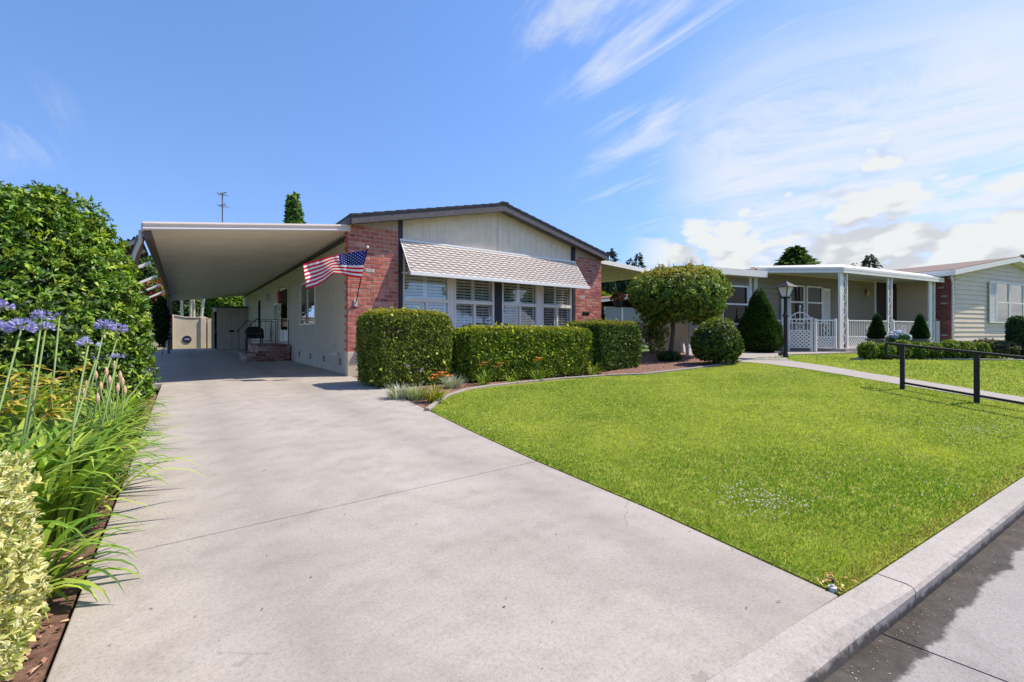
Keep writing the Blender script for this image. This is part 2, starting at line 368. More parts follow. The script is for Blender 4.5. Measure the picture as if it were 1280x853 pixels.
def straps(P, az, L, W, lean, C, seg=6, droop=1.0, tipc=None):
    """arching strap leaves: base points, azimuth, length, width, start lean from vertical (rad)."""
    n = len(P); V = []; s = np.linspace(0, 1, seg+1)
    h = np.stack([np.cos(az), np.sin(az), np.zeros(n)], 1); side = np.stack([-np.sin(az), np.cos(az), np.zeros(n)], 1)
    pos = P.copy(); ang = lean.copy(); rows = []; cc = []
    for k in range(seg+1):
        w = W*(1-s[k]**2.2)*(0.75+.5*min(s[k]*3, 1)*.5)
        rows.append(pos-side*w[:, None]/2); rows.append(pos+side*w[:, None]/2)
        col = C if tipc is None else C*(1-s[k]**2)+tipc*s[k]**2
        cc += [col, col]
        d = h*np.sin(ang)[:, None]+np.array([0, 0, 1])*np.cos(ang)[:, None]
        pos = pos+d*(L/seg)[:, None]; ang = ang+droop*(.12+.42*s[k])
    V = np.stack(rows, 1).reshape(-1, 3); C2 = np.stack(cc, 1).reshape(-1, 3); m_ = 2*(seg+1); i = np.arange(n)*m_
    Fc = np.concatenate([np.stack([i+2*k, i+2*k+1, i+2*k+3, i+2*k+2], 1) for k in range(seg)])
    return V, Fc, C2
def core(name, c, rad, mat, parent, col, n=20, bumps=.12, k=3, flat=None, seed=1):  # shade of the gaps between leaves is put into the core's dark colour
    """solid dark core inside a crown"""
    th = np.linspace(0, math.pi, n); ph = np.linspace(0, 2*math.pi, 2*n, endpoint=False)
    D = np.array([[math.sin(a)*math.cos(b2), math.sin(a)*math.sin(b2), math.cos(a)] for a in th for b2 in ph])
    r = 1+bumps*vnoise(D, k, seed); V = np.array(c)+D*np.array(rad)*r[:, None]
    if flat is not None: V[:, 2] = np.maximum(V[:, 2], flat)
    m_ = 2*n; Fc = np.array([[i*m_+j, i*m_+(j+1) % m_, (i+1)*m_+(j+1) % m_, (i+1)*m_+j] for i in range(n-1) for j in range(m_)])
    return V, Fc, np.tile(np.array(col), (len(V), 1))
# ------------------------------------------------------------------ camera, light, sky
cam = bpy.data.cameras.new('camera'); co_ = bpy.data.objects.new('camera', cam); COL.objects.link(co_)
co_.location = (0, 0, H); co_.rotation_euler = (R(90), 0, -TH)
cam.sensor_width = 36; cam.lens = 36*F/1280; cam.shift_y = -(426.5-YH)/1280; cam.clip_end = 3000; cam.clip_start = .05
S.camera = co_
SUNV = Vector((.58, -.31, 1.0)).normalized()
elev = math.asin(SUNV.z); azim = math.atan2(SUNV.x, SUNV.y)
sun = bpy.data.lights.new('sun', 'SUN'); sun.energy = 3.0; sun.angle = R(.55); sun.color = (1, .94, .85)
so = bpy.data.objects.new('sun', sun); COL.objects.link(so); so.rotation_euler = SUNV.to_track_quat('Z', 'Y').to_euler(); so.location = (20, -10, 40)
W = bpy.data.worlds.new('World'); S.world = W; W.use_nodes = True
n, l = W.node_tree.nodes, W.node_tree.links
n.clear(); out = n.new('ShaderNodeOutputWorld')
sky = n.new('ShaderNodeTexSky'); sky.sky_type = 'NISHITA'; sky.sun_disc = False; sky.sun_elevation = elev; sky.sun_rotation = azim
sky.air_density = 1.0; sky.dust_density = .15; sky.ozone_density = 2.2; sky.altitude = 50
sv_ = n.new('ShaderNodeTexCoord'); sxyz = n.new('ShaderNodeSeparateXYZ'); l.new(sv_.outputs['Generated'], sxyz.inputs[0]); cxyz = n.new('ShaderNodeCombineXYZ')
l.new(sxyz.outputs[0], cxyz.inputs[0]); l.new(sxyz.outputs[1], cxyz.inputs[1]); l.new(mth(n, l, 'MULTIPLY_ADD', mth(n, l, 'MAXIMUM', sxyz.outputs[2], 0.0), .80, .20), cxyz.inputs[2]); l.new(cxyz.outputs[0], sky.inputs['Vector'])
bg = n.new('ShaderNodeBackground'); bg.inputs[1].default_value = .15
hs = n.new('ShaderNodeHueSaturation'); hs.inputs['Saturation'].default_value = 1.22; hs.inputs['Value'].default_value = 1.0
l.new(sky.outputs[0], hs.inputs['Color']); l.new(mixc(n, l, 1.0, hs.outputs[0], (1.10, .895, .93), 'MULTIPLY'), bg.inputs[0])
tc = n.new('ShaderNodeTexCoord').outputs['Generated']
sp = n.new('ShaderNodeSeparateXYZ'); l.new(tc, sp.inputs[0]); X, Y, Z = sp.outputs
zc = mth(n, l, 'MAXIMUM', Z, .0)
den = mth(n, l, 'ADD', zc, .12)
cb = n.new('ShaderNodeCombineXYZ'); l.new(mth(n, l, 'DIVIDE', X, den), cb.inputs[0]); l.new(mth(n, l, 'DIVIDE', Y, den), cb.inputs[1]); plane = cb.outputs[0]
def sstep(a, b2, v):
    m_ = n.new('ShaderNodeMapRange'); m_.interpolation_type = 'SMOOTHSTEP'; m_.inputs['From Min'].default_value = a; m_.inputs['From Max'].default_value = b2
    l.new(v, m_.inputs['Value']); return m_.outputs[0]
def dotv(az, el):
    v = n.new('ShaderNodeVectorMath'); v.operation = 'DOT_PRODUCT'; l.new(tc, v.inputs[0])
    v.inputs[1].default_value = (math.sin(R(az))*math.cos(R(el)), math.cos(R(az))*math.cos(R(el)), math.sin(R(el))); return v.outputs['Value']
mul = lambda a, b2: mth(n, l, 'MULTIPLY', a, b2)
def streak(rot, sx, sy, sc, det=8, ro=.6, dist=.6, off=(0, 0, 0)):
    mp = n.new('ShaderNodeMapping'); mp.inputs['Rotation'].default_value = (0, 0, R(rot)); mp.inputs['Scale'].default_value = (sx, sy, 1); mp.inputs['Location'].default_value = off
    l.new(plane, mp.inputs[0]); t = n.new('ShaderNodeTexNoise'); t.inputs['Scale'].default_value = sc; t.inputs['Detail'].default_value = det
    t.inputs['Roughness'].default_value = ro; t.inputs['Distortion'].default_value = dist; l.new(mp.outputs[0], t.inputs['Vector']); return t.outputs['Fac']
# low cumulus bank to the right
az_r = dotv(98, 0)
ztop = mth(n, l, 'MINIMUM', mth(n, l, 'MULTIPLY_ADD', mth(n, l, 'SUBTRACT', az_r, .715), .95, .13), .33)
bank = mth(n, l, 'SUBTRACT', ztop, Z)
def cfield(off):
    mpc = n.new('ShaderNodeMapping'); mpc.inputs['Scale'].default_value = (1, 1, 1.9); mpc.inputs['Location'].default_value = (1.3+off[0], .4+off[1], .2+off[2]); l.new(tc, mpc.inputs[0])
    a = n.new('ShaderNodeTexNoise'); a.inputs['Scale'].default_value = 3.4; a.inputs['Detail'].default_value = 10; a.inputs['Roughness'].default_value = .56; a.inputs['Distortion'].default_value = .1; l.new(mpc.outputs[0], a.inputs['Vector'])
    v = n.new('ShaderNodeTexVoronoi'); v.feature = 'F1'; v.inputs['Scale'].default_value = 13; v.inputs['Detail'].default_value = 1.5; v.inputs['Roughness'].default_value = .6; l.new(mpc.outputs[0], v.inputs['Vector'])
    return mth(n, l, 'ADD', mth(n, l, 'MULTIPLY', a.outputs['Fac'], .78), mth(n, l, 'MULTIPLY', mth(n, l, 'SUBTRACT', 1.0, v.outputs['Distance']), .20))
f0 = cfield((0, 0, 0)); f1 = cfield((.02, -.02, .10))
cum = sstep(-.02, .10, mth(n, l, 'ADD', mth(n, l, 'MULTIPLY', bank, .9), mth(n, l, 'MULTIPLY', mth(n, l, 'SUBTRACT', f0, .375), 1.15)))
cum = mul(cum, sstep(.66, .74, az_r))
# thin veil above the bank
veil = mul(mul(sstep(.885, .965, dotv(81, 17)), sstep(.60, .34, Z)), sstep(.18, .62, streak(28, 1.2, .6, 1.5, 12, .68, 1.4)))
veil = mul(veil, .92)
# cirrus fingers overhead
c1 = mul(sstep(.952, .985, dotv(54, 38)), sstep(.50, .72, streak(-38, 3.2, .55, 1.5, 9, .6, .9, (3, 1, 0))))
c2 = mul(sstep(.985, .998, dotv(53, 20.5)), sstep(.50, .70, streak(75, 2.6, .6, 1.3, 8, .6, .8, (7, 2, 0))))
c3 = mul(sstep(.9955, .9996, dotv(-12.5, 18)), sstep(.42, .66, streak(-50, 2.2, .5, 1.6, 8, .6, .8, (2, 5, 0))))
c4 = mul(sstep(.90, .99, dotv(78, 33)), sstep(.45, .75, streak(60, 2.5, .5, 1.2, 8, .6, .8, (9, 4, 0))))
add = lambda a, b2: mth(n, l, 'ADD', a, b2, clamp=True)
thin = add(add(mul(c1, .75), mul(c2, .6)), add(mul(c3, .55), mul(c4, .4)))
allc = mth(n, l, 'MAXIMUM', mth(n, l, 'MAXIMUM', mul(thin, .85), mul(veil, .93)), cum)
lit = mth(n, l, 'SUBTRACT', f0, f1)
shade = mul(cum, sstep(.03, -.075, lit))
ccol = mixc(n, l, mul(shade, .70), (.86, .93, 1.0), (.56, .62, .74))
bgc = n.new('ShaderNodeBackground'); l.new(ccol, bgc.inputs[0]); bgc.inputs[1].default_value = .475
mx = n.new('ShaderNodeMixShader'); l.new(allc, mx.inputs[0]); l.new(bg.outputs[0], mx.inputs[1]); l.new(bgc.outputs[0], mx.inputs[2]); l.new(mx.outputs[0], out.inputs[0])
S.view_settings.view_transform = 'Standard'; S.view_settings.look = 'None'; S.view_settings.exposure = 1.02; S.view_settings.use_white_balance = True; S.view_settings.white_balance_temperature = 6950; S.view_settings.white_balance_tint = 10; S.view_settings.gamma = 1
S.cycles.max_bounces = 8; S.cycles.transparent_max_bounces = 12; S.cycles.use_denoising = True
# ================================================================== SETTING
# ground: one sheet to the horizon
xs = np.concatenate([np.linspace(-900, -40, 12), np.linspace(-30, 45, 61), np.linspace(60, 900, 12)])
ys = np.concatenate([np.linspace(-900, -20, 10), np.linspace(-10, 50, 31), np.linspace(70, 1200, 14)])
gx, gy = np.meshgrid(xs, ys, indexing='ij'); gz = zg(gx)-.16
V = np.stack([gx, gy, gz], -1).reshape(-1, 3); ny = len(ys)
Fc = np.array([[i*ny+j, (i+1)*ny+j, (i+1)*ny+j+1, i*ny+j+1] for i in range(len(xs)-1) for j in range(ny-1)])
tag(nmesh('ground', V, Fc, M['groundm']), kind='structure')
STZ = -.085
def kf(x): return .486-.088*(x-1.97)        # kerb front, in plan
def kb(x): return .605-.091*(x-2.0)
SX = (-9.0, 30.0)
# street slabs with open joints
mb = MB()
j0, j1 = G(1130, 803, STZ), G(1260, 853, STZ)
sl = (j1.x-j0.x)/(j1.y-j0.y)
def jx(x0, y): return x0+sl*(y-j0.y)
bounds = [-9, -5.2, -1.4, j0.x, j0.x+3.6, 9.4, 13.2, 17, 21, 25, 30]
for k in range(len(bounds)-1):
    for (ya, yb) in ((None, -2.2), (-2.208, -6.5)):
        g = .004
        def X_(b_, y, e): return (jx(b_, y) if b_ == j0.x else b_)+e*g
        p = []
        for (b_, e) in ((bounds[k], 1), (bounds[k+1], -1)):
            yt = kf(b_)+.03 if ya is None else ya
            p += [(X_(b_, yt, e), yt), (X_(b_, yb, e), yb)]
        q = [p[1], p[3], p[2], p[0]]
        mb.prism([(a, b2, STZ-.05) for a, b2 in q], (0, 0, .05))
o = mb.build('street', M['street']); tag(o, kind='structure')
# kerb: profile swept along x, rolled down to a lip across the driveway mouth
stations = [-9, -4, 0, .6, 1.2, 1.70, 1.92]+[2.02, 2.24]+[2.246, 3.4]+[3.406, 4.6, 5.8]+[5.806, 7.5, 8.2]+[8.206, 9.6]+[9.606, 13, 20, 30]
def profile(x, low):
    z0 = float(zg(x)) if x > 5 else 0.0
    f, b_ = kf(x), kb(x)
    dz = z0+.002
    st = max(STZ, STZ)
    if low: return [(x, b_+.012, dz), (x, b_-.01, dz-.002), (x, f+.055, dz-.012), (x, f+.02, dz-.045), (x, f+.006, STZ-.06), (x, b_+.012, STZ-.06)]
    return [(x, b_, dz), (x, f+.03, dz), (x, f+.008, dz-.006), (x, f, dz-.022), (x, f+.012, STZ-.06), (x, b_, STZ-.06)]
mb = MB()
def run(xa):
    P = []; k = 6
    for x in xa:
        w_ = float(smooth(1.72, 2.27, x)); a_, b_ = profile(x, True), profile(x, False); P.append([tuple(p*(1-w_)+q*w_ for p, q in zip(i, j)) for i, j in zip(a_, b_)])
        jn = [0 if k2 in (0, 5) else random.gauss(0, .0006) - (random.uniform(0, .004) if (k2 in (2, 3) and x > 2.2 and random.random() < .10) else 0) for k2 in range(6)]
        P[-1] = [(p[0], p[1]-min(jn[k2], .002), p[2]+jn[k2]) for k2, p in enumerate(P[-1])]
    mb.add([q for p in P for q in p], [(i*k+j, (i+1)*k+j, (i+1)*k+(j+1) % k, i*k+(j+1) % k) for i in range(len(P)-1) for j in range(k)]+[tuple(range(k)), tuple((len(P)-1)*k+j for j in reversed(range(k)))])
def fine(xa):
    out = []
    for a, c in zip(xa[:-1], xa[1:]):
        k = max(1, int((c-a)/.035)) if -1 < a < 7 else 1
        out += [a+(c-a)*q/k for q in range(k)]
    return out+[xa[-1]]
for xa in ([-9, -4, 0, .6, 1.2, 1.70, 1.8, 1.88, 1.95, 2.02, 2.1, 2.18, 2.30], [2.307, 3.2, 4.2, 5.2], [5.207, 7.5, 9.9], [9.907, 12, 14.8], [14.807, 20, 25, 30]): run(fine(xa))
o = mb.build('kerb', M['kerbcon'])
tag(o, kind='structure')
# driveway slabs
DL = -.315
dr = [(2.00, kb(2.0)+.014), (2.12, 1.55), (2.20, 2.64), (2.33, 3.8), (2.49, 5.0), (2.66, 6.2), (2.85, 7.3), (3.0, 8.2), (3.04, 9.4), (3.04, 33.2)]
def drx(y):
    return float(np.interp(y, [p[1] for p in dr], [p[0] for p in dr]))
mb = MB(); joints = [None, 2.655, 5.05, 8.05, 10.9, 14.0, 17.2, 20.4, 23.6, 26.8, 30, 33.0]
for k in range(len(joints)-1):
    y0 = kb(0)+.01 if joints[k] is None else joints[k]+.006; y1 = joints[k+1]-.006
    yy = [y0]+[p[1] for p in dr if y0+.05 < p[1] < y1-.05]+[y1]
    lft = [(-.315 if y1 < 9 else -1.05 if y0 > 9.5 else -.315, y) for y in (y1, y0)]
    if joints[k] is None: rgt = [(2.0, kb(2.0)+.014)]+[(drx(y), y) for y in yy[1:]]; lft = [(-.315, y1), (-.315, kb(-.315)+.014)]
    else: rgt = [(drx(y), y) for y in yy]
    poly = rgt+lft
    mb.prism([(a, b2, -.10) for a, b2 in poly], (0, 0, .10))
o = mb.build('driveway', M['concrete']); tag(o, kind='structure')
bm_ = o.modifiers.new('edge', 'BEVEL'); bm_.width = .006; bm_.segments = 2; bm_.limit_method = 'ANGLE'
# lawns
ed = [G(537, 514), G(548, 505), G(562, 496), G(582, 489), G(610, 484), G(650, 479.5), G(700, 474.5), G(757, 470.5)]      # bed edge
ed2 = [G(806, 468.5), G(850, 463.5), G(890, 458.5), G(915, 455)]
pn = [G(925, 452.5), G(960, 455.5), G(1000, 460.5), G(1050, 468.5), G(1100, 477), G(1150, 485.5), G(1210, 495.5), G(1280, 507.5)]        # path near edge
pe = [Vector((9.05, .2, 0)), Vector((9.6, kb(9.6), 0))]
pf = [G(930, 450), G(985, 451), G(1040, 459), G(1090, 467.5), G(1150, 476.5), G(1200, 484.5), G(1280, 497.5)]
lawn1 = [(drx(y)+.012, y) for y in (.62, 1.55, 2.64, 3.8, 4.6)]+[(p.x, p.y) for p in ed+ed2+pn]
lawn1 += [(x, kb(x)+.01) for x in (pn[-1].x+.05, 7, 6, 5, 4, 3, 2.05)]
sheet('lawn', lawn1, M['soil'], drop=.12)
lawn2 = [(p.x, p.y) for p in reversed(pf)]+[(14.2, 5.8), (16.6, 5.2), (18.0, 4.7)]+[(p.x, p.y) for p in (G(1060, 450.5), G(1120, 450), G(1200, 450.5), G(1280, 451.5))]+[(24, -.4), (24, -.9), (pf[-1].x+.3, kb(10)+.05)]
sheet('side_lawn', lawn2, M['soil'], drop=.12)
# front walk: from the street round to the neighbour's porch
walk = [(p.x, p.y) for p in pn]+[(pn[-1].x+.04, kb(8.4)+.02)]+[(pf[-1].x+.25, kb(9.5)+.02)]+[(p.x, p.y) for p in reversed(pf)]
wk = [(a, b2) for a, b2 in walk]
o = sheet('path', wk, M['walk'], drop=.12)
for v in o.data.vertices: v.co.z += .008
por = [(p.x, p.y) for p in (G(880, 452), G(925, 452.3), G(931, 449.8), G(986, 450.6), G(1000, 448.8), G(1050, 447.5))]+[(19.6, 5.55), (20.2, 7.2), (17.2, 8.3), (12.6, 7.6)]
o = sheet('porch_path', [(G(905, 454).x, G(905, 454).y), (G(932, 449.9).x, G(932, 449.9).y), (G(986, 450.8).x, G(986, 450.8).y), (14.6, 5.95), (18.3, 5.15), (19.2, 6.0), (17.5, 6.9), (14.6, 7.2), (12.6, 6.9)], M['walk'], drop=.12)
for v in o.data.vertices: v.co.z += .014
# planting beds (mulch)
bed1 = [(-.33, kb(-.33)+.02), (-.33, 9.2), (-.6, 10.4), (-6, 10.4), (-6, .75)]
sheet('mulch_bed', bed1, M['mulch'], z=-.02, drop=.08)
bed2 = [(3.06, 8.0)]+[(2.84, 7.2), (2.56, 5.5), (2.50, 4.9)]+[(p.x-.01, p.y+.03) for p in ed]+[(8.6, 6.9), (11.2, 8.2), (11.2, 10.2), (3.06, 10.2)]
sheet('hedge_bed', bed2, M['mulch'], z=-.0, drop=.1)
bed3 = [(p.x, p.y+.02) for p in [ed[-1]]+ed2]+[(12.4, 7.0), (14.8, 8.4), (14.2, 10.1), (11.2, 9.9), (8.0, 7.4)]
sheet('tree_bed', bed3, M['mulch'], drop=.1)
# ================================================================== MAIN HOUSE
YF = 10.25; XL, XR, XM = 3.04, 11.27, 7.12; YB = 32.0
house = thing('mobile_home', 'long beige home with brick corners, dark gable roof and striped awning over front windows', 'house', (XL, YF, 0))
def roofz(x): return 4.53-.232*abs(x-XM)
ZS = .56
# walls (a hollow shell: side, front infill, far side, back)
mb = MB(); mb.box(XL, XL+.1, YF+.06, YB, ZS, roofz(XL)-.14)
mb.build('side_wall', M['side_wall'], house)
mb = MB(); mb.prism([(4.27, YF+.02, 2.93), (9.95, YF+.02, 2.93), (9.95, YF+.02, roofz(9.95)-.15), (XM, YF+.02, roofz(XM)-.15), (4.27, YF+.02, roofz(4.27)-.15)], (0, .08, 0))
mb.build('gable_wall', M['front_wall'], house)
mb = MB(); mb.box(XM-.012, XM+.012, YF+.012, YF+.03, 3.2, roofz(XM)-.2); mb.build('panel_seam', M['skirt'], house)
mb = MB(); mb.box(4.27, 9.95, YF+.03, YF+.12, .0, .98); mb.build('sill_wall', M['front_wall'], house)
mb = MB(); mb.box(XR-.1, XR, YF+.06, YB, .1, roofz(XR)-.14); mb.build('far_wall', M['side_wall'], house)
mb = MB(); mb.prism([(XL+.1, YB-.1, .1), (XR-.1, YB-.1, .1), (XR-.1, YB-.1, roofz(XR)-.2), (XM, YB-.1, roofz(XM)-.2), (XL+.1, YB-.1, roofz(XL)-.2)], (0, .1, 0)); mb.build('rear_wall', M['front_wall'], house)
# dark room behind the glass
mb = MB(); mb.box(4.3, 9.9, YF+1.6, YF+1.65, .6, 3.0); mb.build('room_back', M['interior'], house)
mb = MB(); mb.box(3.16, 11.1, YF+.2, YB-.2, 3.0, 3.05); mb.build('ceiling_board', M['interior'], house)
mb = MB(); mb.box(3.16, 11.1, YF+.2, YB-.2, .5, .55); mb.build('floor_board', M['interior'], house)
# brick veneer, laid brick by brick
def bricks(x0, x1, top, name):
    mb = MB(); L, Hh, J = .204, .076, .0195; wx = 0
    rows = int((3.5-.55)/(Hh+J))
    cols = [(.54, .17, .115), (.49, .145, .10), (.58, .21, .15), (.42, .115, .09), (.60, .26, .19), (.54, .165, .11)]
    for r_ in range(rows):
        z0 = .56+r_*(Hh+J); x = x0-(.5*(L+J) if r_ % 2 else 0)
        while x < x1:
            a, b_ = max(x, x0), min(x+L, x1)
            if b_-a > .03:
                zt = min(z0+Hh, min(top(a), top(b_))-.01)
                if zt-z0 > .02:
                    c = random.choice(cols); f = random.uniform(.8, 1.15)
                    if random.random() < .014: c = (.52, .46, .42)
                    e = random.uniform(-.004, .004)
                    mb.box(a, b_, YF-.062+e, YF+.01, z0, zt, 0, tuple(k*f for k in c))
            x += L+J
    # returns on the left flank
    if x0 < 5:
        for r_ in range(rows):
            z0 = .56+r_*(Hh+J); d = .10 if r_ % 2 else .2
            if z0+Hh < top(x0)-.03:
                c = random.choice(cols); f = random.uniform(.85, 1.2)
                mb.box(x0-.066, x0-.003, YF-.06, YF-.06+d+.06, z0, z0+Hh, 0, tuple(k*f for k in c))
    return mb.build(name, M['brick'], house, bevel=.003)
topf = lambda x: roofz(x)-.15
bk1 = bricks(XL, 4.155, topf, 'brick_veneer'); bk2 = bricks(10.065, XR, topf, 'brick_veneer')
for (a, b_, bk) in ((XL-.05, 4.16, bk1), (10.06, XR, bk2)):
    mb = MB(); mb.prism([(a, YF-.056, .55), (b_, YF-.056, .55), (b_, YF-.056, roofz(b_)-.16), (a, YF-.056, roofz(max(a, XL))-.16)], (0, .09, 0)); mb.build('mortar_bed', M['mortar'], bk)
# plinth under brick
mb = MB(); mb.box(XL-.07, 4.16, YF-.07, YF+.12, -.02, .55); mb.build('plinth', M['skirt'], house, bevel=.01)
mb = MB(); mb.box(10.06, XR+.02, YF-.07, YF+.12, 0, .55); mb.build('plinth', M['skirt'], house, bevel=.01)
# dark upright trim
for a, b_, zt in ((4.165, 4.268, 3.6), (9.955, 10.055, 3.6)):
    mb = MB(); mb.box(a, b_, YF-.075, YF+.1, .3, min(roofz(a), roofz(b_))-.16); mb.build('corner_strip', M['dark'], house)
mb = MB(); mb.box(6.965, 7.215, YF-.045, YF+.1, .5, 2.95); mb.build('centre_post', M['dark'], house)
# front windows
def front_window(x0, x1, kind):
    z0, z1 = .98, 2.93; zt = 1.79; fw = .055; y = YF
    w = MB()
    w.box(x0, x0+fw, y-.04, y+.05, z0, z1); w.box(x1-fw, x1, y-.04, y+.05, z0, z1)
    w.box(x0+fw, x1-fw, y-.04, y+.05, z1-fw, z1); w.box(x0+fw, x1-fw, y-.04, y+.05, z0, z0+fw); w.box(x0+fw, x1-fw, y-.045, y+.05, zt-.05, zt+.04)
    xm = (x0+x1)/2
    w.box(xm-.028, xm+.03, y-.036, y+.03, z0+fw, zt-.05)
    win = w.build('window', M['white'], house, bevel=.004)
    g = MB(); g.box(x0+fw, x1-fw, y+.004, y+.008, zt+.04, z1-fw); g.box(x0+fw, xm-.028, y+.012, y+.016, z0+fw, zt-.05); g.box(xm+.03, x1-fw, y-.006, y-.002, z0+fw, zt-.05)
    g.build('pane', M['glass'], win)
    s = MB()       # plantation shutter panels behind the glass
    for (a, b_) in ((x0+fw, xm), (xm, x1-fw)):
        for (c, d) in ((z0+fw, zt-.01), (zt+.0, z1-fw)):
            s.box(a, a+.05, y+.07, y+.10, c, d); s.box(b_-.05, b_-.001, y+.07, y+.10, c, d); s.box(a+.05, b_-.05, y+.07, y+.10, c, c+.06); s.box(a+.05, b_-.05, y+.07, y+.10, d-.06, d)
            nz = int((d-c-.12)/.078)
            tilt = kind
            for k in range(nz+1):
                zc = c+.075+k*(d-c-.15)/max(nz, 1); t = R(tilt)
                s.bar((a+.05, y+.085, zc), (b_-.05, y+.085, zc), .066, .009, up=(0, math.sin(t), math.cos(t)))
            s.box((a+b_)/2-.005, (a+b_)/2+.005, y+.045, y+.052, c+.06, d-.06)
    s.build('shutter', M['slat'], win)
for a, b_, k in ((4.275, 5.56, 52), (5.70, 6.96, 34), (7.22, 8.53, 28), (8.70, 9.945, 26)): front_window(a, b_, k)
for a, b_ in ((5.565, 5.695), (8.535, 8.695)):
    mb = MB(); mb.box(a, b_, YF-.03, YF+.06, .98, 2.93); mb.build('window_mullion', M['white'], house, bevel=.004)
# awning of overlapping scalloped strips
aw = thing_part = None
A0, A1 = Vector((0, YF-.075, 3.19)), Vector((0, YF-.68, 2.36)); NC = 13
xa0, xa1 = 4.22, 10.02
Vv, Ff, nx = [], [], 240
dv = A1-A0; nrm = Vector((0, dv.z, -dv.y)).normalized(); nrm = nrm if nrm.z > 0 else -nrm
for k in range(NC):
    s0, s1 = k/NC, (k+1.22)/NC
    base = len(Vv)
    for i in range(nx+1):
        x = xa0+(xa1-xa0)*i/nx; wv = (.75+.25*math.sin(x*1.7+k*2.3))*math.sin(x*2*math.pi/.21+(math.pi if k % 2 else 0)+.5*math.sin(x*.9+k))
        off = .0045*wv
        p0 = A0+dv*s0; p1 = A0+dv*min(s1+.010*wv, 1.0)
        Vv += [(x, p0.y+nrm.y*.002, p0.z+nrm.z*.002), (x, p1.y+nrm.y*(.020+off), p1.z+nrm.z*(.020+off)), (x, p1.y+nrm.y*(.004+off*.5), p1.z+nrm.z*(.004+off*.5))]
    for i in range(nx):
        a = base+i*3; Ff += [(a, a+1, a+4, a+3), (a+1, a+2, a+5, a+4)]
nm = nmesh('awning', np.array(Vv), np.array(Ff), M['awning'], np.ones((len(Vv), 3)), house)
mb = MB()
mb.prism([A0+Vector((xa0-.01, 0, -.01)), A1+Vector((xa0-.01, 0, -.01)), A1+Vector((xa1+.01, 0, -.01)), A0+Vector((xa1+.01, 0, -.01))], nrm*-.02)
mb.build('awning_deck', M['whiteold'], nm)
mb = MB(); mb.box(xa0-.03, xa1+.03, A1.y-.03, A1.y+.02, A1.z-.055, A1.z+.035)
mb.box(xa0-.03, xa1+.03, A0.y-.02, A0.y+.06, A0.z-.0, A0.z+.05)
for x in (xa0-.02, xa1): mb.prism([A0+Vector((x, 0, .03)), A1+Vector((x, .02, .03)), A1+Vector((x, .02, -.02)), A0+Vector((x, 0, -.03))], (.02, 0, 0))
mb.build('awning_rim', M['awnedge'], nm, bevel=.006)
mb = MB()
for x in (xa0+.02, xa1-.04):
    mb = MB(); mb.tube([(x, YF-.05, 2.42), (x, A1.y+.04, A1.z)], .011, 6); mb.build('awning_arm', M['awnedge'], nm)
# roof: two thick shingle slopes with a dark fascia board
mb = MB()
YO = YF-.32
for sgn, xe in ((-1, XL-.09), (1, XR+.1)):
    nst = 16
    for k in range(nst):              # lapped courses
        t0, t1 = k/nst, (k+1)/nst
        xa, xb = XM+(xe-XM)*t0, XM+(xe-XM)*t1; z0_, z1_ = roofz(xa), roofz(xb)
        mb.prism([(xa, YO-.03, z0_-.03), (xb, YO-.03, z1_-.03), (xb, YO-.03, z1_+.028), (xa, YO-.03, z0_+.012)], (0, YB-YO+.3, 0), col=tuple([random.uniform(.8, 1.2)]*3))
mb.box(XM-.11, XM+.11, YO-.035, YB+.26, roofz(XM)-.01, roofz(XM)+.034)
roof = mb.build('roof', M['roof'], house)
mb = MB()
for xe in (XL-.06, XR+.07):
    mb.prism([(XM, YO-.012, roofz(XM)-.031), (xe, YO-.012, roofz(xe)-.031), (xe, YO-.012, roofz(xe)-.20), (XM, YO-.012, roofz(XM)-.215)], (0, .045, 0))
for xe in (XL-.085, XR+.05): mb.box(xe, xe+.04, YO+.034, YB+.2, roofz(XL)-.20, roofz(XL)-.032)
mb.build('fascia', M['fascia_dark'], roof)
mb = MB()
for xa, xb in ((XM, XL-.05), (XR+.05, XM)):
    mb.prism([(xa, YO+.035, roofz(xa)-.16), (xb, YO+.035, roofz(xb)-.16), (xb, YO+.035, roofz(xb)-.175), (xa, YO+.035, roofz(xa)-.175)], (0, .26, 0))
mb.build('soffit', M['fascia_dark'], roof)
mb = MB(); mb.box(XL-.045, XL+.0, YF+.14, YB, 3.10, 3.20)
mb.build('eave_rail', M['dark'], house)
# skirting with vents
mb = MB(); mb.box(XL+.02, XL+.1, YF+.13, YB, -.02, ZS-.025); mb.box(XL-.006, XL+.03, YF+.13, YB, ZS-.03, ZS)
sk = mb.build('skirting', M['skirt'], house)
for k in range(7):
    mb = MB(); y = YF+.75+k*1.55; mb.box(XL+.012, XL+.03, y, y+.2, .2, .36); mb.build('vent', M['dark'], sk)
    mb = MB(); [mb.box(XL+.006, XL+.013, y, y+.2, .215+j*.035, .228+j*.035) for j in range(4)]; mb.build('vent_louvre', M['skirt'], sk)
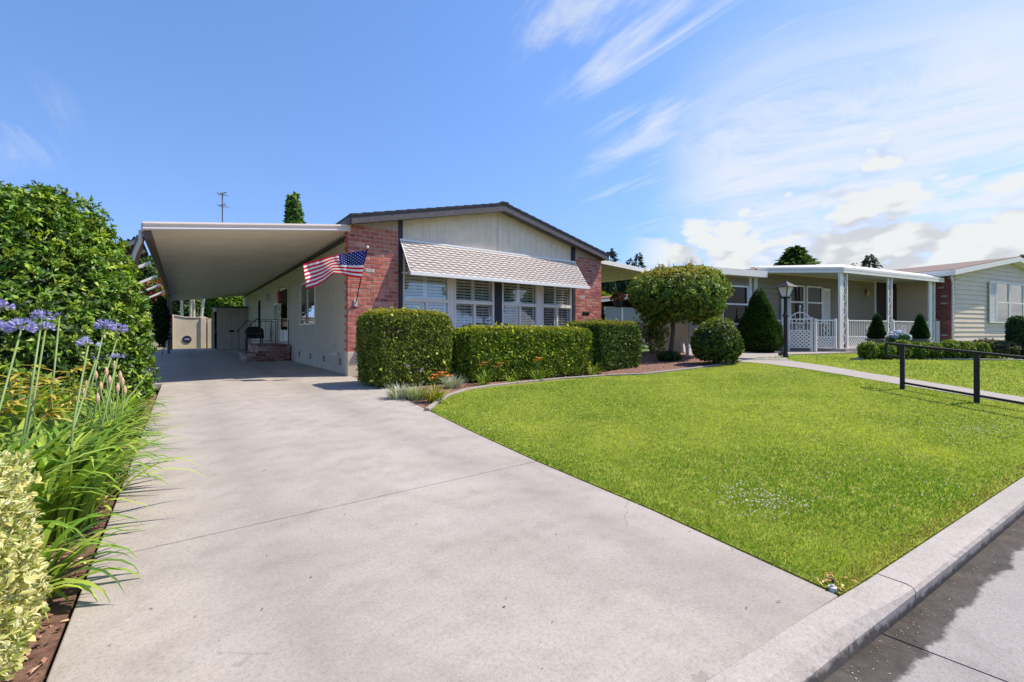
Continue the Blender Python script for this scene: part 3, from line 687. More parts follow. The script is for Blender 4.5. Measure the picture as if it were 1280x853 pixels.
# flank openings
def side_open(pxa, pxb, ztop, zbot, kind):
    ya, yb = atX(pxa, 400, XL).y, atX(pxb, 400, XL).y
    y0, y1 = min(ya, yb), max(ya, yb); fw = .06; x = XL
    w = MB()
    w.box(x-.035, x+.02, y0, y0+fw, zbot, ztop); w.box(x-.035, x+.02, y1-fw, y1, zbot, ztop); w.box(x-.035, x+.02, y0+fw, y1-fw, ztop-fw, ztop)
    if kind == 'door':
        w.box(x-.03, x-.004, y0+fw, y1-fw, zbot, zbot+.45); o = w.build('door', M['white'], house)
        g = MB(); g.box(x-.014, x-.008, y0+fw, y1-fw, zbot+.45, ztop-fw); g.build('screen', M['darkglass'], o)
        g = MB(); g.box(x-.012, x-.006, y0+fw, y1-fw, zbot+.40, zbot+.45); g.build('door_rail', M['white'], o)
        h = MB(); h.bar((x-.06, y1-fw-.05, zbot+.95), (x-.06, y1-fw-.05, zbot+1.08), .02); h.bar((x-.06, y1-fw-.05, zbot+1.0), (x-.02, y1-fw-.05, zbot+1.0), .015); h.build('handle', M['black'], o)
    else:
        w.box(x-.045, x+.02, y0-.03, y1+.03, zbot-.02, zbot+fw-.02); w.box(x-.03, x+.01, (y0+y1)/2-.025, (y0+y1)/2+.025, zbot+fw, ztop-fw)
        o = w.build('window', M['white'], house)
        g = MB(); g.box(x-.016, x-.008, y0+fw, y1-fw, zbot+fw-.02, ztop-fw); g.build('pane', M['glass'], o)
    g = MB(); g.box(x-.002, x+.004, y0+fw-.01, y1-fw+.01, zbot, ztop-.03); g.build('backing', M['interior'], o)
    return y0, y1
side_open(376.5, 395.0, 2.52, 1.22, 'window')
yd0, yd1 = side_open(351.5, 361.0, 2.62, .62, 'door')
side_open(343.0, 347.8, 2.15, 1.45, 'window')
side_open(322.8, 327.0, 2.62, .62, 'door')
side_open(310.2, 313.2, 2.3, 1.1, 'window')
y1 = atX(337, 360, XL).y
mb = MB(); mb.box(XL-.06, XL+.0, y1-.35, y1+.35, 2.35, 2.72); v_ = mb.build('wall_vent', M['whiteold'], house)
mb = MB(); [mb.box(XL-.075, XL-.059, y1-.3, y1+.3, 2.39+.075*k, 2.43+.075*k) for k in range(4)]; mb.build('vent_louvre', M['dark'], v_)
mb = MB(); mb.box(XL-.09, XL-.005, YF+.95, YF+1.05, .42, .5); mb.tube([(XL-.09, YF+1.0, .46), (XL-.14, YF+1.0, .44)], .03, 8); mb.build('tap', M['whiteold'], house)
mb = MB(); mb.tube([(XL-.03, YF+1.25, .72), (XL-.002, YF+1.25, .72)], .07, 10); mb.build('outlet_cover', M['skirt'], house)
# mail slot / house number plate on right brick
mb = MB(); p = atY(731, 391.5, YF); mb.box(p.x-.16, p.x+.14, YF-.085, YF-.06, p.z-.05, p.z+.045); mb.box(p.x-.12, p.x+.10, YF-.095, YF-.084, p.z-.02, p.z+.02); mb.build('mail_slot', M['black'], house, bevel=.006)
# ------------------------------------------------------------------ carport on the left
cp = thing('carport', 'ribbed metal carport roof over the driveway, attached left of the brick-cornered home', 'carport', (1.2, 10.2, 0))
ZR, ZLo = 3.30, 2.84; CX0, CX1 = -.50, XL-.01; CY0, CY1 = YF-.06, 31.6
def cz(x): return ZLo+(ZR-ZLo)*(x-CX0)/(CX1-CX0)
prof = []; y = CY0+.06; pitch = .30
while y < CY1:
    prof += [(y, 0), (y+.19, 0), (y+.195, -.042), (y+.212, -.042), (y+.217, 0)]; y += pitch
Vv = []; Ff = []
for yy, dz in prof: Vv += [(CX0, yy, cz(CX0)+dz), (CX1, yy, cz(CX1)+dz)]
for i in range(len(prof)-1): Ff.append((2*i, 2*i+1, 2*i+3, 2*i+2))
o = nmesh('roof_pan', np.array(Vv), np.array(Ff), M['deck'], np.ones((len(Vv), 3)), cp)
mb = MB(); sec = [(0, -.075), (-.035, -.075), (-.05, -.045), (-.02, -.02), (-.02, .01), (-.055, .04), (-.05, .075), (0, .085)]
for ya, sgn in ((CY0+.02, 1), (CY1+.06, -1)):
    mb = MB(); mb.add([(CX0-.06, ya+sgn*a, cz(CX0)+.03+b_) for a, b_ in sec]+[(CX1, ya+sgn*a, cz(CX1)+.03+b_) for a, b_ in sec], [(k, k+1, 8+k+1, 8+k) for k in range(7)]+[tuple(range(8)), tuple(range(15, 7, -1)), (7, 0, 8, 15)])
    mb.build('fascia', M['pinkmetal'], cp)
mb = MB(); mb.box(CX0-.04, CX0+.05, CY0+.05, CY1, cz(CX0)-.19, cz(CX0)-.005); mb.build('beam', M['brownpost'], cp)
mb = MB(); mb.prism([(CX0+.05, CY1-.1, cz(CX0)-.10), (CX1, CY1-.1, cz(CX1)-.10), (CX1, CY1-.1, cz(CX1)-.005), (CX0+.05, CY1-.1, cz(CX0)-.005)], (0, .06, 0)); mb.build('beam', M['whiteold'], cp)
mb = MB(); mb.box(CX0-.09, CX0-.045, CY0+.02, CY1, cz(CX0)-.05, cz(CX0)+.09); mb.build('gutter', M['pinkmetal'], cp)
for k, y in enumerate((25.5, 31.2)):
    mb = MB(); mb.box(CX0-.045, CX0+.055, y-.05, y+.05, -.02, cz(CX0)-.192); mb.build('post', M['brownpost'], cp, bevel=.008)
mb = MB(); mb.bar((CX0-.10, CY0+.22, cz(CX0)-.12), (CX0-.52, CY0+1.0, .9), .1); mb.build('brace', M['brownpost'], cp, bevel=.006)
mb = MB(); mb.tube([(CX0-.10, CY0+.15, cz(CX0)-.02), (CX0-.105, CY0+.18, cz(CX0)-.2), (CX0-.19, CY0+.28, cz(CX0)-.42), (CX0-.57, CY0+1.0, .95), (CX0-.57, CY0+1.02, .0)], .032, 8); mb.build('downpipe', M['whiteold'], cp)
# left neighbour's slanting patio cover with corrugated sheets on white rafters
pc = thing('patio_cover', 'slanting brown corrugated patio cover with white rafters beside the carport, above the laurel', 'patio cover', (-1.2, 11, 0))
hx, lx = CX0-.13, -2.0; hz, lz = 2.72, 1.92
def pz(x): return hz+(lz-hz)*(hx-x)/(hx-lx)
Vv, Ff = [], []
npf = 64
for i in range(npf+1):
    x = hx+(lx-hx)*i/npf; dz = .028*math.cos(i*math.pi/2)
    for y in (10.7, 13.4): Vv.append((x, y, pz(x)+.06+dz))
for i in range(npf): Ff.append((2*i, 2*i+1, 2*i+3, 2*i+2))
nmesh('corrugated_sheet', np.array(Vv), np.array(Ff), M['corr'], np.ones((len(Vv), 3)), pc)
for y in (10.78, 12.2, 14.2, 17.5, 20.5, 24.0):
    mb = MB(); mb.bar((hx, y, hz), (lx, y, lz), .045, .07); mb.build('rafter', M['white'], pc)
mb = MB(); mb.box(lx-.05, lx+.05, 10.7, 24.2, lz-.18, lz-.055); mb.build('beam', M['white'], pc)
for y in (10.9, 17.4, 24.0):
    mb = MB(); mb.box(lx-.045, lx+.045, y-.045, y+.045, -.16, lz-.182); mb.build('post', M['white'], pc)
# steps and landing
ys0, ys1 = yd0-.35, yd1+.9
st = thing('brick_steps', 'used-brick landing and steps with a black iron railing at the side door', 'steps', (2.6, (ys0+ys1)/2, 0))
def bbox_bricks(x0, x1, y0, y1, z0, z1, name):
    mb = MB(); cols = [(.30, .11, .09), (.36, .17, .14), (.45, .36, .31), (.25, .08, .07), (.33, .22, .18)]
    hh, ll, j = .085, .24, .014
    nr = max(1, round((z1-z0)/(hh+j))); hh = (z1-z0)/nr-j
    for r_ in range(nr):
        z = z0+r_*(hh+j)
        for (ax, a0, a1) in (('y', y0, y1), ('x', x0, x1)):
            a = a0-(ll/2 if r_ % 2 else 0)
            while a < a1:
                p, q = max(a, a0), min(a+ll, a1)
                if q-p > .02:
                    c = random.choice(cols); f = random.uniform(.8, 1.2); c = tuple(k*f for k in c)
                    if ax == 'y': mb.box(x0-.012, x0+.05, p, q, z, z+hh, 0, c)
                    else: mb.box(p, q, y0-.012, y0+.05, z, z+hh, 0, c)
                a += ll+j
    y = y0
    while y < y1:
        c = random.choice(cols); f = random.uniform(.8, 1.2); mb.box(x0-.012, x1, y, min(y+.09, y1), z1-.03, z1+.002, 0, tuple(k*f for k in c)); y += .1
    mb.box(x0, x1-.003, y0, y1-.003, z0-.02, z1-.006, 1)
    return mb.build(name, [M['brick'], M['mortar']], st)
bbox_bricks(2.05, 3.02, ys0, ys1, 0, .55, 'landing')
bbox_bricks(1.72, 2.035, ys0+.05, ys1-.1, 0, .28, 'step')
zt = .55
for (a, b_, y) in (((2.1, ys0+.05), (2.98, ys0+.05), ys0+.08), ((2.1, ys1-.06), (2.98, ys1-.06), ys1-.14)):
    rl = MB(); rl.bar((*a, zt+.86), (*b_, zt+.86), .03, .02); rl.bar((*a, zt+.1), (*b_, zt+.1), .022, .016)
    for k in range(6):
        x = a[0]+(b_[0]-a[0])*k/5; rl.tube([(x, a[1], zt if k in (0, 5) else zt+.1), (x, a[1], zt+.86)], .013 if k in (0, 5) else .007, 6)
    rl.tube([(2.1, y, zt+.86), (2.0, y, zt+.88), (1.8, y, zt+.62), (1.7, y, zt+.5), (1.66, y, zt+.42)], .016, 6); rl.tube([(1.72, y, 0), (1.72, y, zt+.53)], .012, 6)
    rl.build('railing', M['black'], st)
# little things under the carport
t = thing('wind_chime', 'red wind chime with silver sail hanging from a bracket by the side door', 'wind chime', (2.72, yd0+.05, 0))
yy = yd0-.12
mb = MB(); mb.tube([(XL-.004, yy, 2.55), (2.74, yy, 2.6), (2.72, yy, 2.55)], .008, 6); mb.tube([(2.72, yy, 2.55), (2.72, yy, 2.42)], .003, 5); mb.build('bracket', M['black'], t)
mb = MB(); mb.lathe((2.72, yy, 2.0), [(.01, .44), (.06, .40), (.075, .32), (.07, .06), (.05, .0), (.01, -.01)], 12); mb.build('bell', M['red'], t, True)
mb = MB(); mb.box(2.68, 2.76, yy-.004, yy+.004, 1.74, 1.9); mb.tube([(2.72, yy, 1.9), (2.72, yy, 2.0)], .003, 5); mb.build('sail', M['lampglass'], t)
# barbecue beyond the landing
q = atX(318, 400, 2.35); yb_ = ys1+1.6
t = thing('barbecue', 'black kettle-box barbecue standing behind the brick steps', 'barbecue', (2.4, yb_, 0))
mb = MB(); mb.box(2.1, 2.75, yb_-.3, yb_+.3, .72, .92); mb.build('firebox', M['black'], t, bevel=.02)
mb = MB(); mb.prism([(2.1, yb_-.3, .925), (2.75, yb_-.3, .925), (2.72, yb_-.3, 1.12), (2.55, yb_-.3, 1.22), (2.28, yb_-.3, 1.22), (2.12, yb_-.3, 1.12)], (0, .6, 0)); mb.build('lid', M['black'], t, bevel=.015)
mb = MB(); mb.box(2.05, 2.1, yb_-.2, yb_+.2, .95, 1.0); mb.build('handle', M['blackmat'], t)
for x, y in ((2.14, -.26), (2.7, -.26), (2.14, .26), (2.7, .26)):
    mb = MB(); mb.tube([(x, yb_+y, 0), (x, yb_+y, .72)], .02, 6); mb.build('leg', M['black'], t)
mb = MB(); mb.box(2.13, 2.71, yb_-.27, yb_+.27, .2, .23); mb.build('shelf', M['black'], t)
# red tub and white panel by the shed
q = G(312, 434.5, 0); t = thing('storage_tub', 'low red plastic tub on the carport floor beside the shed', 'tub', (q.x, q.y, 0))
mb = MB(); mb.prism([(q.x-.42, q.y-.25, 0), (q.x+.42, q.y-.25, 0), (q.x+.42, q.y+.25, 0), (q.x-.42, q.y+.25, 0)], (0, 0, .3)); mb.build('tub_body', M['red'], t, bevel=.03)
mb = MB(); mb.box(q.x-.45, q.x+.45, q.y-.28, q.y+.28, .30, .36); mb.build('lid', M['red'], t, bevel=.02)
shedY = 29.5
a = atY(269, 430, shedY); b_ = atY(312, 430, shedY)
sd = thing('garden_shed', 'tan timber shed with plain double door at the far end of the carport', 'shed', (a.x, shedY, 0))
x0, x1 = a.x, XL-.05; zt = 1+(YH-382.5)*shedY/cs/F*.82
d_ = atY(269, 383, shedY).z
mb = MB(); mb.box(x0, x1, shedY, shedY+2.2, 0, d_-.06); mb.build('wall', M['shedwall'], sd)
mb = MB(); mb.prism([(x0-.12, shedY-.15, d_-.06), (x1, shedY-.15, d_-.02), (x1, shedY-.15, d_+.03), (x0-.12, shedY-.15, d_-.01)], (0, 2.5, 0)); mb.build('roof', M['dark'], sd)
mb = MB(); mb.box(x0-.03, x0+.07, shedY-.03, shedY+.0, 0, d_-.07); mb.build('corner_board', M['whiteold'], sd)
xm = (x0+x1)/2
for s_ in (-1, 1):
    mb = MB(); xx = (xm-.95, xm-.01) if s_ < 0 else (xm+.01, xm+.95); mb.box(*xx, shedY-.03, shedY-.003, .05, d_-.3); dd = mb.build('door', M['shedwall'], sd)
    mb = MB(); mb.box(*xx, shedY-.045, shedY-.031, 1.0, 1.06); mb.build('door_rail', M['shedwall'], dd)
mb = MB(); mb.box(xm-.12, xm+.12, shedY-.06, shedY-.046, .98, 1.1); mb.build('latch', M['black'], sd)
q = G(297.5, 434.5, 0)
t = thing('folded_table', 'white-edged folded table leaning upright by the shed', 'folded table', (q.x, q.y, 0))
mb = MB(); mb.box(q.x-.12, q.x+.14, q.y-.25, q.y-.2, 0, 1.12); mb.build('edge_panel', M['whiteold'], t, bevel=.02)
mb = MB(); mb.prism([(q.x+.16, q.y-.2, 0), (q.x+1.0, q.y+.3, 0), (q.x+1.0, q.y+.36, 1.1), (q.x+.16, q.y-.14, 1.1)], (0, .04, 0)); mb.build('table_leaf', M['skirt'], t)
# end wall with round plaque
fy = 34.2
wl = thing('end_wall', 'tan rendered garden wall closing the far end of the carport', 'garden wall', (0, fy, 0))
pts = [(atY(x, y, fy).x, atY(x, y, fy).z) for x, y in ((150, 393), (212, 394.3), (220, 395.6), (232, 397.6), (245, 398), (254, 397), (258, 398.5), (263, 400.5), (272, 398), (310, 398))]
mb = MB(); mb.prism([(x, fy, -.16) for x, z in (pts[0], pts[-1])]+[(x, fy, z) for x, z in reversed(pts)], (0, .22, 0)); mb.build('wall_body', M['tan'], wl, bevel=.03)
mb = MB()
for (xa, za), (xb, zb) in zip(pts[:-1], pts[1:]): mb.prism([(xa, fy-.04, za+.003), (xb, fy-.04, zb+.003), (xb, fy-.04, zb+.075), (xa, fy-.04, za+.075)], (0, .3, 0))
mb.build('coping', M['tan'], wl, bevel=.01)
for px in (213.5, 254, 262.5):
    p = atY(px, 410, fy); zt = np.interp(p.x, [k[0] for k in pts], [k[1] for k in pts])
    mb = MB(); mb.box(p.x-.14, p.x+.14, fy-.12, fy-.005, -.16, zt-.01); mb.build('pier', M['tan'], wl, bevel=.02)
p = atY(233.7, 424.5, fy)
t = thing('round_plaque', 'small round dark blue plaque with pale squiggle on the tan garden wall', 'plaque', (p.x, fy, p.z))
mb = MB(); mb.tube([(p.x, fy-.035, p.z), (p.x, fy-.003, p.z)], .235, 24); mb.build('disc', plain('navy_enamel', (.025, .025, .07), .4), t)
mb = MB(); mb.tube([(p.x-.11, fy-.04, p.z-.01), (p.x-.05, fy-.04, p.z+.04), (p.x, fy-.04, p.z-.01), (p.x+.05, fy-.04, p.z+.04), (p.x+.11, fy-.04, p.z-.02)], .018, 6); mb.build('squiggle', M['whiteold'], t)
# TV aerial
q = atD(278, 277, 16.5)
t = thing('tv_aerial', 'thin television aerial mast with two crossbars rising above the carport roof', 'aerial', (q.x, q.y, cz(q.x)))
mb = MB(); mb.tube([(q.x, q.y, cz(q.x)+.0), (q.x, q.y, atD(278, 241, 16.5).z)], .022, 6); mb.build('mast', M['fascia_dark'], t)
for y, dx in ((243.5, 5), (258, 4.5)):
    p = atD(278, y, 16.5); mb = MB(); dv_ = Vector((cs, -sn, 0)); dd = Vector((.5, .86, 0))
    mb.bar(p-dv_*dx*.03, p+dv_*dx*.03+Vector((0, 0, .09)), .02)
    for k in range(5): c_ = p+dv_*(k-2)*.06; mb.bar(c_-dd*.26, c_+dd*.26+Vector((0, 0, .02)), .009)
    mb.build('crossbar', M['fascia_dark'], t)
# ------------------------------------------------------------------ flag
tip = atY(459.5, 309.5, YF-.95); brk = atY(444.5, 378.5, YF-.075)
fl = thing('flag', 'United States flag flying from an angled black pole on the left brick corner', 'flag', brk)
mb = MB(); mb.tube([brk+Vector((0, -.03, 0)), brk*.5+tip*.5, tip], .011, 8); mb.build('pole', M['black'], fl)
mb = MB(); mb.lathe(tip+Vector((0, 0, .0)), [(.004, -.03), (.022, -.015), (.028, .005), (.02, .028), (.003, .036)], 10); mb.build('finial', M['white'], fl, True)
mb = MB(); mb.box(brk.x-.035, brk.x+.035, brk.y-.012, brk.y+.012, brk.z-.08, brk.z+.08); mb.tube([brk+Vector((0, -.01, -.02)), brk+(tip-brk)*.09], .02, 8); mb.build('bracket', M['whiteold'], fl)
dpole = (tip-brk).normalized()
dtip = tip.x*sn+tip.y*cs; dlow = dtip+.10
tt = [0, .2, .4, .55, .7, .85, 1.0]
topx = [459, 442, 424, 413, 402, 390, 379]; topy = [313, 315, 318.5, 321, 323.5, 326, 331]
botx = [452, 439, 427, 417.5, 405, 396, 383]; boty = [348, 346.5, 343.5, 341.5, 352, 358.5, 362.5]
NXf, NYf = 78, 52
def fpt(u, v, off=0):
    a = (np.interp(u, tt, topx), np.interp(u, tt, topy)); b_ = (np.interp(u, tt, botx), np.interp(u, tt, boty))
    x = a[0]*(1-v)+b_[0]*v; y = a[1]*(1-v)+b_[1]*v
    rip = .10*math.sin(u*9.5+v*1.6+.4)*min(u*3, 1)+.04*math.sin(u*21+v*3.3)*min(u*2, 1)
    y += .9*math.sin(u*10+v*2.0)*u
    return atD(x, y, dtip+(dlow-dtip)*v+rip+off+.06*u)
sm = lambda u, v: fpt(u, v)
Vv = [fpt(i/NXf, j/NYf) for i in range(NXf+1) for j in range(NYf+1)]; Ff = []; mi = []; cl = []
Rd, Wt, Bl = (.66, .018, .045), (.86, .85, .84), (.018, .03, .19)
def q4(i, j): return (i*(NYf+1)+j, i*(NYf+1)+j+1, (i+1)*(NYf+1)+j+1, (i+1)*(NYf+1)+j)
V2, C2, F2 = [], [], []
for i in range(NXf):
    for j in range(NYf):
        s = j*13//NYf; c = Bl if (s < 7 and i < NXf*.40) else (Rd if s % 2 == 0 else Wt)
        b_ = len(V2); V2 += [Vv[k] for k in q4(i, j)]; C2 += [c]*4; F2.append((b_, b_+1, b_+2, b_+3))
nmesh('flag_cloth', np.array([tuple(p) for p in V2]), np.array(F2), M['flagwhite'], np.array(C2), fl, True)
mb = MB()
for r_ in range(9):
    for c in range(6 if r_ % 2 == 0 else 5):
        u = .40*((c+.5)/6 if r_ % 2 == 0 else (c+1)/6); v = (7/13)*(r_+.8)/9.6
        for off in (-.006, .006):
            pts_ = []
            for k in range(10):
                rr_ = .020 if k % 2 == 0 else .009; a = math.pi/2+k*math.pi/5
                pts_.append(fpt(u+rr_*math.cos(a)*.62, min(v-rr_*math.sin(a)*1.15, .54), off))
            mb.add(pts_, [tuple(range(10))], 0, (.85, .85, .85))
mb.build('stars', M['flagwhite'], fl)
# ------------------------------------------------------------------ carport on the right side
rc = thing('side_carport', 'tan-bellied ribbed carport roof reaching right from behind the brick corner, over the far garage', 'carport', (12.5, 11, 0))
RX0, RX1, RY0, RY1 = XR+.04, 14.6, YF+.02, 14.6
def rz(x): return 3.36-.05*(x-RX0)
Vv, Ff = [], []; prof = []; y = RY0+.04
while y < RY1: prof += [(y, 0), (y+.2, 0), (y+.215, .045), (y+.285, .045)]; y += .3
for yy, dz in prof: Vv += [(RX0, yy, rz(RX0)+dz), (RX1, yy, rz(RX1)+dz)]
for i in range(len(prof)-1): Ff.append((2*i, 2*i+1, 2*i+3, 2*i+2))
nmesh('roof_pan', np.array(Vv), np.array(Ff), plain('tan_carport_pan', (.52, .42, .29), .5, .05, 2), np.ones((len(Vv), 3)), rc)
mb = MB(); mb.prism([(RX0, RY0, rz(RX0)-.05), (RX1+.05, RY0, rz(RX1)-.05), (RX1+.05, RY0, rz(RX1)+.1), (RX0, RY0, rz(RX0)+.1)], (0, .035, 0)); mb.build('fascia', M['white'], rc)
mb = MB(); mb.box(RX1+.0, RX1+.05, RY0+.036, RY1, rz(RX1)-.05, rz(RX1)+.1); mb.build('fascia', M['white'], rc)
for y in (RY0+.3, RY1-.2):
    mb = MB(); mb.box(RX1-.1, RX1-.02, y-.04, y+.04, .1, rz(RX1)-.01); mb.build('post', M['brownpost'], rc)
# ================================================================== NEIGHBOUR HOUSE (own axes, turned 12 degrees)
NA = R(-12); E1 = Vector((math.cos(NA), math.sin(NA), 0)); E2 = Vector((-math.sin(NA), math.cos(NA), 0))
NO = atD(943, 415, 16.5); NO.z = 0
def N(k, d, z=0): return NO+E1*k+E2*d+Vector((0, 0, z))
NM = Matrix(((E1.x, E2.x, 0, NO.x), (E1.y, E2.y, 0, NO.y), (0, 0, 1, 0), (0, 0, 0, 1)))
class NB(MB):
    def bx(s, k0, k1, d0, d1, z0, z1, mi=0, col=(1, 1, 1)): return s.box(k0, k1, d0, d1, z0, z1, mi, col, NM)
    def pr(s, poly, depth, mi=0): return s.prism([N(k, d, z) for k, d, z in poly], E2*depth, mi)
GZ = .3
nh = thing('neighbour_house', 'grey-beige lap-sided house with white covered porch and brick corner across the lawn', 'house', N(6, 1, GZ))
def lap(x0, x1, d, z0, z1fun, name, mat, parent, pitch=.2, axis=0):
    """lapped boards: each leans out at its foot"""
    b = NB(); z = z0
    zmax = max(z1fun(x) for x in np.linspace(x0, x1, 21))
    while z < zmax:
        def top(x): return min(z+pitch+.012, z1fun(x))
        xsl = [x for x in np.linspace(x0, x1, 25) if z1fun(x) > z+.01]
        if len(xsl) > 1:
            for a, c in zip(xsl[:-1], xsl[1:]):
                if axis == 0: p = [N(a, d-.034, z), N(c, d-.034, z), N(c, d-.004, top(c)), N(a, d-.004, top(a)), N(a, d+.0, z), N(c, d+.0, z)]
                else: p = [N(d-.034, a, z), N(d-.034, c, z), N(d-.004, c, top(c)), N(d-.004, a, top(a)), N(d, a, z), N(d, c, z)]
                b.add(p, [(0, 1, 2, 3), (4, 5, 1, 0)])
        z += pitch
    return b.build(name, mat, parent)
ZW = 3.22
b = NB(); b.bx(-3.3, .0, .004, .15, 0, 3.1); b.bx(0, 9.4, .004, .15, 0, ZW+.2); b.bx(9.47, 20.7, -1.9, -1.75, 0, 3.4); b.bx(9.47, 9.6, -1.75, 0, 0, 3.4)
b.pr([(9.47, -1.9, 3.39), (20.7, -1.9, 3.39), (15.1, -1.9, 4.28)], .15)
b.bx(-3.3, -3.15, .15, 1.6, 0, 3.1); b.bx(20.55, 20.7, -1.75, 6, 0, 3.4); b.bx(-3.3, 6.0, 1.6, 1.75, 0, 3.1); b.bx(6.0, 6.15, 1.75, 6.0, 0, 3.3); b.bx(6.0, 20.7, 6, 6.15, 0, 3.2)
b.build('wall', M['nbwall'], nh)
lap(-3.3, -.07, 0, .45, lambda x: 3.0, 'siding', M['nbshaded'], nh)
lap(.10, 9.46, 0, .45, lambda x: ZW-.02, 'siding', M['nbshaded'], nh)
gtop = lambda x: 3.47+.87*(1-abs(x-15.1)/5.64)-.03
lap(9.47, 20.7, -1.9, .62, gtop, 'siding', M['nbwall'], nh)
lap(-1.42, -.01, 9.47, .45, lambda x: 3.3, 'siding', M['nbwall'], nh, axis=1)
b = NB(); b.bx(-.07, .10, -.05, .002, .3, 3.0); b.bx(-.35, -.2, -.05, .002, .3, ZW); b.build('corner_board', M['whiteold'], nh)
b = NB(); b.bx(9.47, 20.7, -1.955, -1.9, .1, .62); b.build('foundation', M['edging'], nh)
# brick corner
b = NB(); cols = [(.30, .085, .075), (.27, .075, .07), (.34, .11, .09), (.24, .07, .065)]
z = .3; r_ = 0
while z < 3.32:
    a = -1.96-(.11 if r_ % 2 else 0)
    while a < -1.42:
        p, q = max(a, -1.96), min(a+.2, -1.42)
        if q-p > .03:
            c = random.choice(cols); f = random.uniform(.8, 1.2); c = tuple(k*f for k in c)
            if random.random() < .05: c = (.5, .42, .38)
            b.bx(9.40-random.uniform(0, .006), 9.46, p, q, z, z+.062, 0, c)
        a += .214
    for (k0, k1) in ((9.40, 9.50 if r_ % 2 else 9.60),):
        c = random.choice(cols); f = random.uniform(.9, 1.3); b.bx(9.45, k1+.12, -1.985, -1.93, z, z+.062, 0, tuple(k*f for k in c))
    z += .075; r_ += 1
b.bx(9.42, 9.60, -1.955, -1.42, .1, 3.34, 1)
b.build('brick_corner', [M['brick'], M['mortar']], nh)
# windows
def nwin(k0, k1, z0, z1, d, split=.56, shut=(0, 0), name='window', gl='darkglass'):
    fw = .055; w = NB()
    w.bx(k0, k0+fw, d-.09, d, z0, z1); w.bx(k1-fw, k1, d-.09, d, z0, z1); w.bx(k0+fw, k1-fw, d-.09, d, z1-fw, z1); w.bx(k0+fw, k1-fw, d-.09, d, z0, z0+fw)
    zm = z0+(z1-z0)*split; w.bx(k0+fw, k1-fw, d-.095, d, zm-.03, zm+.03)
    o = w.build(name, M['white'], nh)
    g = NB(); g.bx(k0+fw, k1-fw, d-.06, d-.055, zm+.03, z1-fw); g.bx(k0+fw, k1-fw, d-.07, d-.065, z0+fw, zm-.03); g.build('pane', M[gl], o)
    g = NB(); g.bx(k0+.02, k1-.02, d-.05, d-.04, z0+.02, z1-.02); g.build('backing', M['interior'], o)
    return o
def shutter(k0, k1, z0, z1, d):
    s = NB(); s.bx(k0, k0+.05, d-.085, d-.03, z0, z1); s.bx(k1-.05, k1, d-.085, d-.03, z0, z1); s.bx(k0+.05, k1-.05, d-.085, d-.03, z1-.06, z1); s.bx(k0+.05, k1-.05, d-.085, d-.03, z0, z0+.06)
    zz = z0+.07
    while zz < z1-.08: s.add([N(k0+.05, d-.08, zz), N(k1-.05, d-.08, zz), N(k1-.05, d-.045, zz+.055), N(k0+.05, d-.045, zz+.055)], [(0, 1, 2, 3)]); zz += .06
    s.bx(k0+.05, k1-.05, d-.042, d-.034, z0+.05, z1-.05)
    return s.build('window_shutter', M['white'], nh)
def kat(px, d):      # along-wall coordinate of the picture column px on the plane at depth d
    r = ray(px, 415); r = Vector((r[0], r[1], 0)); den_ = r.x*E2.x+r.y*E2.y
    t = (NO.dot(E2)+d)/den_; p = r*t-NO; return p.dot(E1), t
def zat(px, py, d): return H+(YH-py)/F*kat(px, d)[1]
K = lambda px, d=0: kat(px, d)[0]
zt_, zb_ = zat(1000, 357.5, 0), zat(1000, 405, 0)
nwin(K(984), K(1002), zb_, zt_, -.03); nwin(K(1005), K(1024.5), zb_, zt_, -.03)
shutter(K(974), K(983), zb_-.08, zt_-.02, -.03); shutter(K(1025.5), K(1034), zb_-.02, zt_-.06, -.03)
zt2, zb2 = zat(920, 357.5, 0), zat(920, 406, 0)
nwin(K(900), K(932), zb2, zt2, -.03, .52); nwin(K(863), K(890), zb2+.2, zt2, -.03, .52)
# door on the porch
kd0, kd1 = K(1093), K(1124); zd = zat(1108, 354, 0)
b = NB(); b.bx(kd0-.09, kd0, -.075, 0, .42, zd+.09); b.bx(kd1, kd1+.09, -.075, 0, .42, zd+.09); b.bx(kd0, kd1, -.075, 0, zd, zd+.09); fr = b.build('door_frame', M['whiteold'], nh)
b = NB(); b.bx(kd0+.005, kd0+(kd1-kd0)*.48, -.06, -.02, .45, zd-.005); b.bx(kd0+(kd1-kd0)*.5, kd1-.005, -.05, -.02, .45, zd-.005)
for q in range(2):
    for (z0, z1) in ((.6, 1.35), (1.5, zd-.2)):
        kk = kd0+(kd1-kd0)*(.06+.5*q); b.bx(kk, kk+(kd1-kd0)*.36, -.068, -.0595, z0, z1)
dr_ = b.build('front_door', M['doorbrown'], nh)
b = NB(); p = N(kd0+(kd1-kd0)*.44, -.1, 1.35); b.tube([p, p+Vector((0, 0, .12))], .02, 6); b.build('handle', M['brass'], dr_)
p = N(K(1081.5), -.1, zat(1081.5, 366, 0))
b = MB(); b.lathe(p, [(.01, -.22), (.05, -.14), (.09, 0), (.07, .12), (.02, .16), (.012, .25)], 8); b.bar(p+Vector((0, 0, .12)), p+E2*.1+Vector((0, 0, .14)), .03); wl_ = b.build('wall_lantern', M['brass'], nh)
# gable window group with shutter on the left
zt3, zb3 = zat(1245, 353, -1.9), zat(1245, 404, -1.9)
D3 = -1.93
shutter(K(1233.5, -1.9), K(1241, -1.9), zb3+.0, zt3, D3)
nwin(K(1241.3, -1.9), K(1257.5, -1.9), zb3, zt3, D3, .5, gl='glass'); nwin(K(1258.2, -1.9), K(1275.3, -1.9), zb3+.02, zt3-.01, D3, .5, gl='glass'); nwin(K(1276, -1.9), K(1293, -1.9), zb3+.02, zt3-.01, D3, .5, gl='glass'); shutter(K(1294, -1.9), K(1302, -1.9), zb3, zt3, D3)
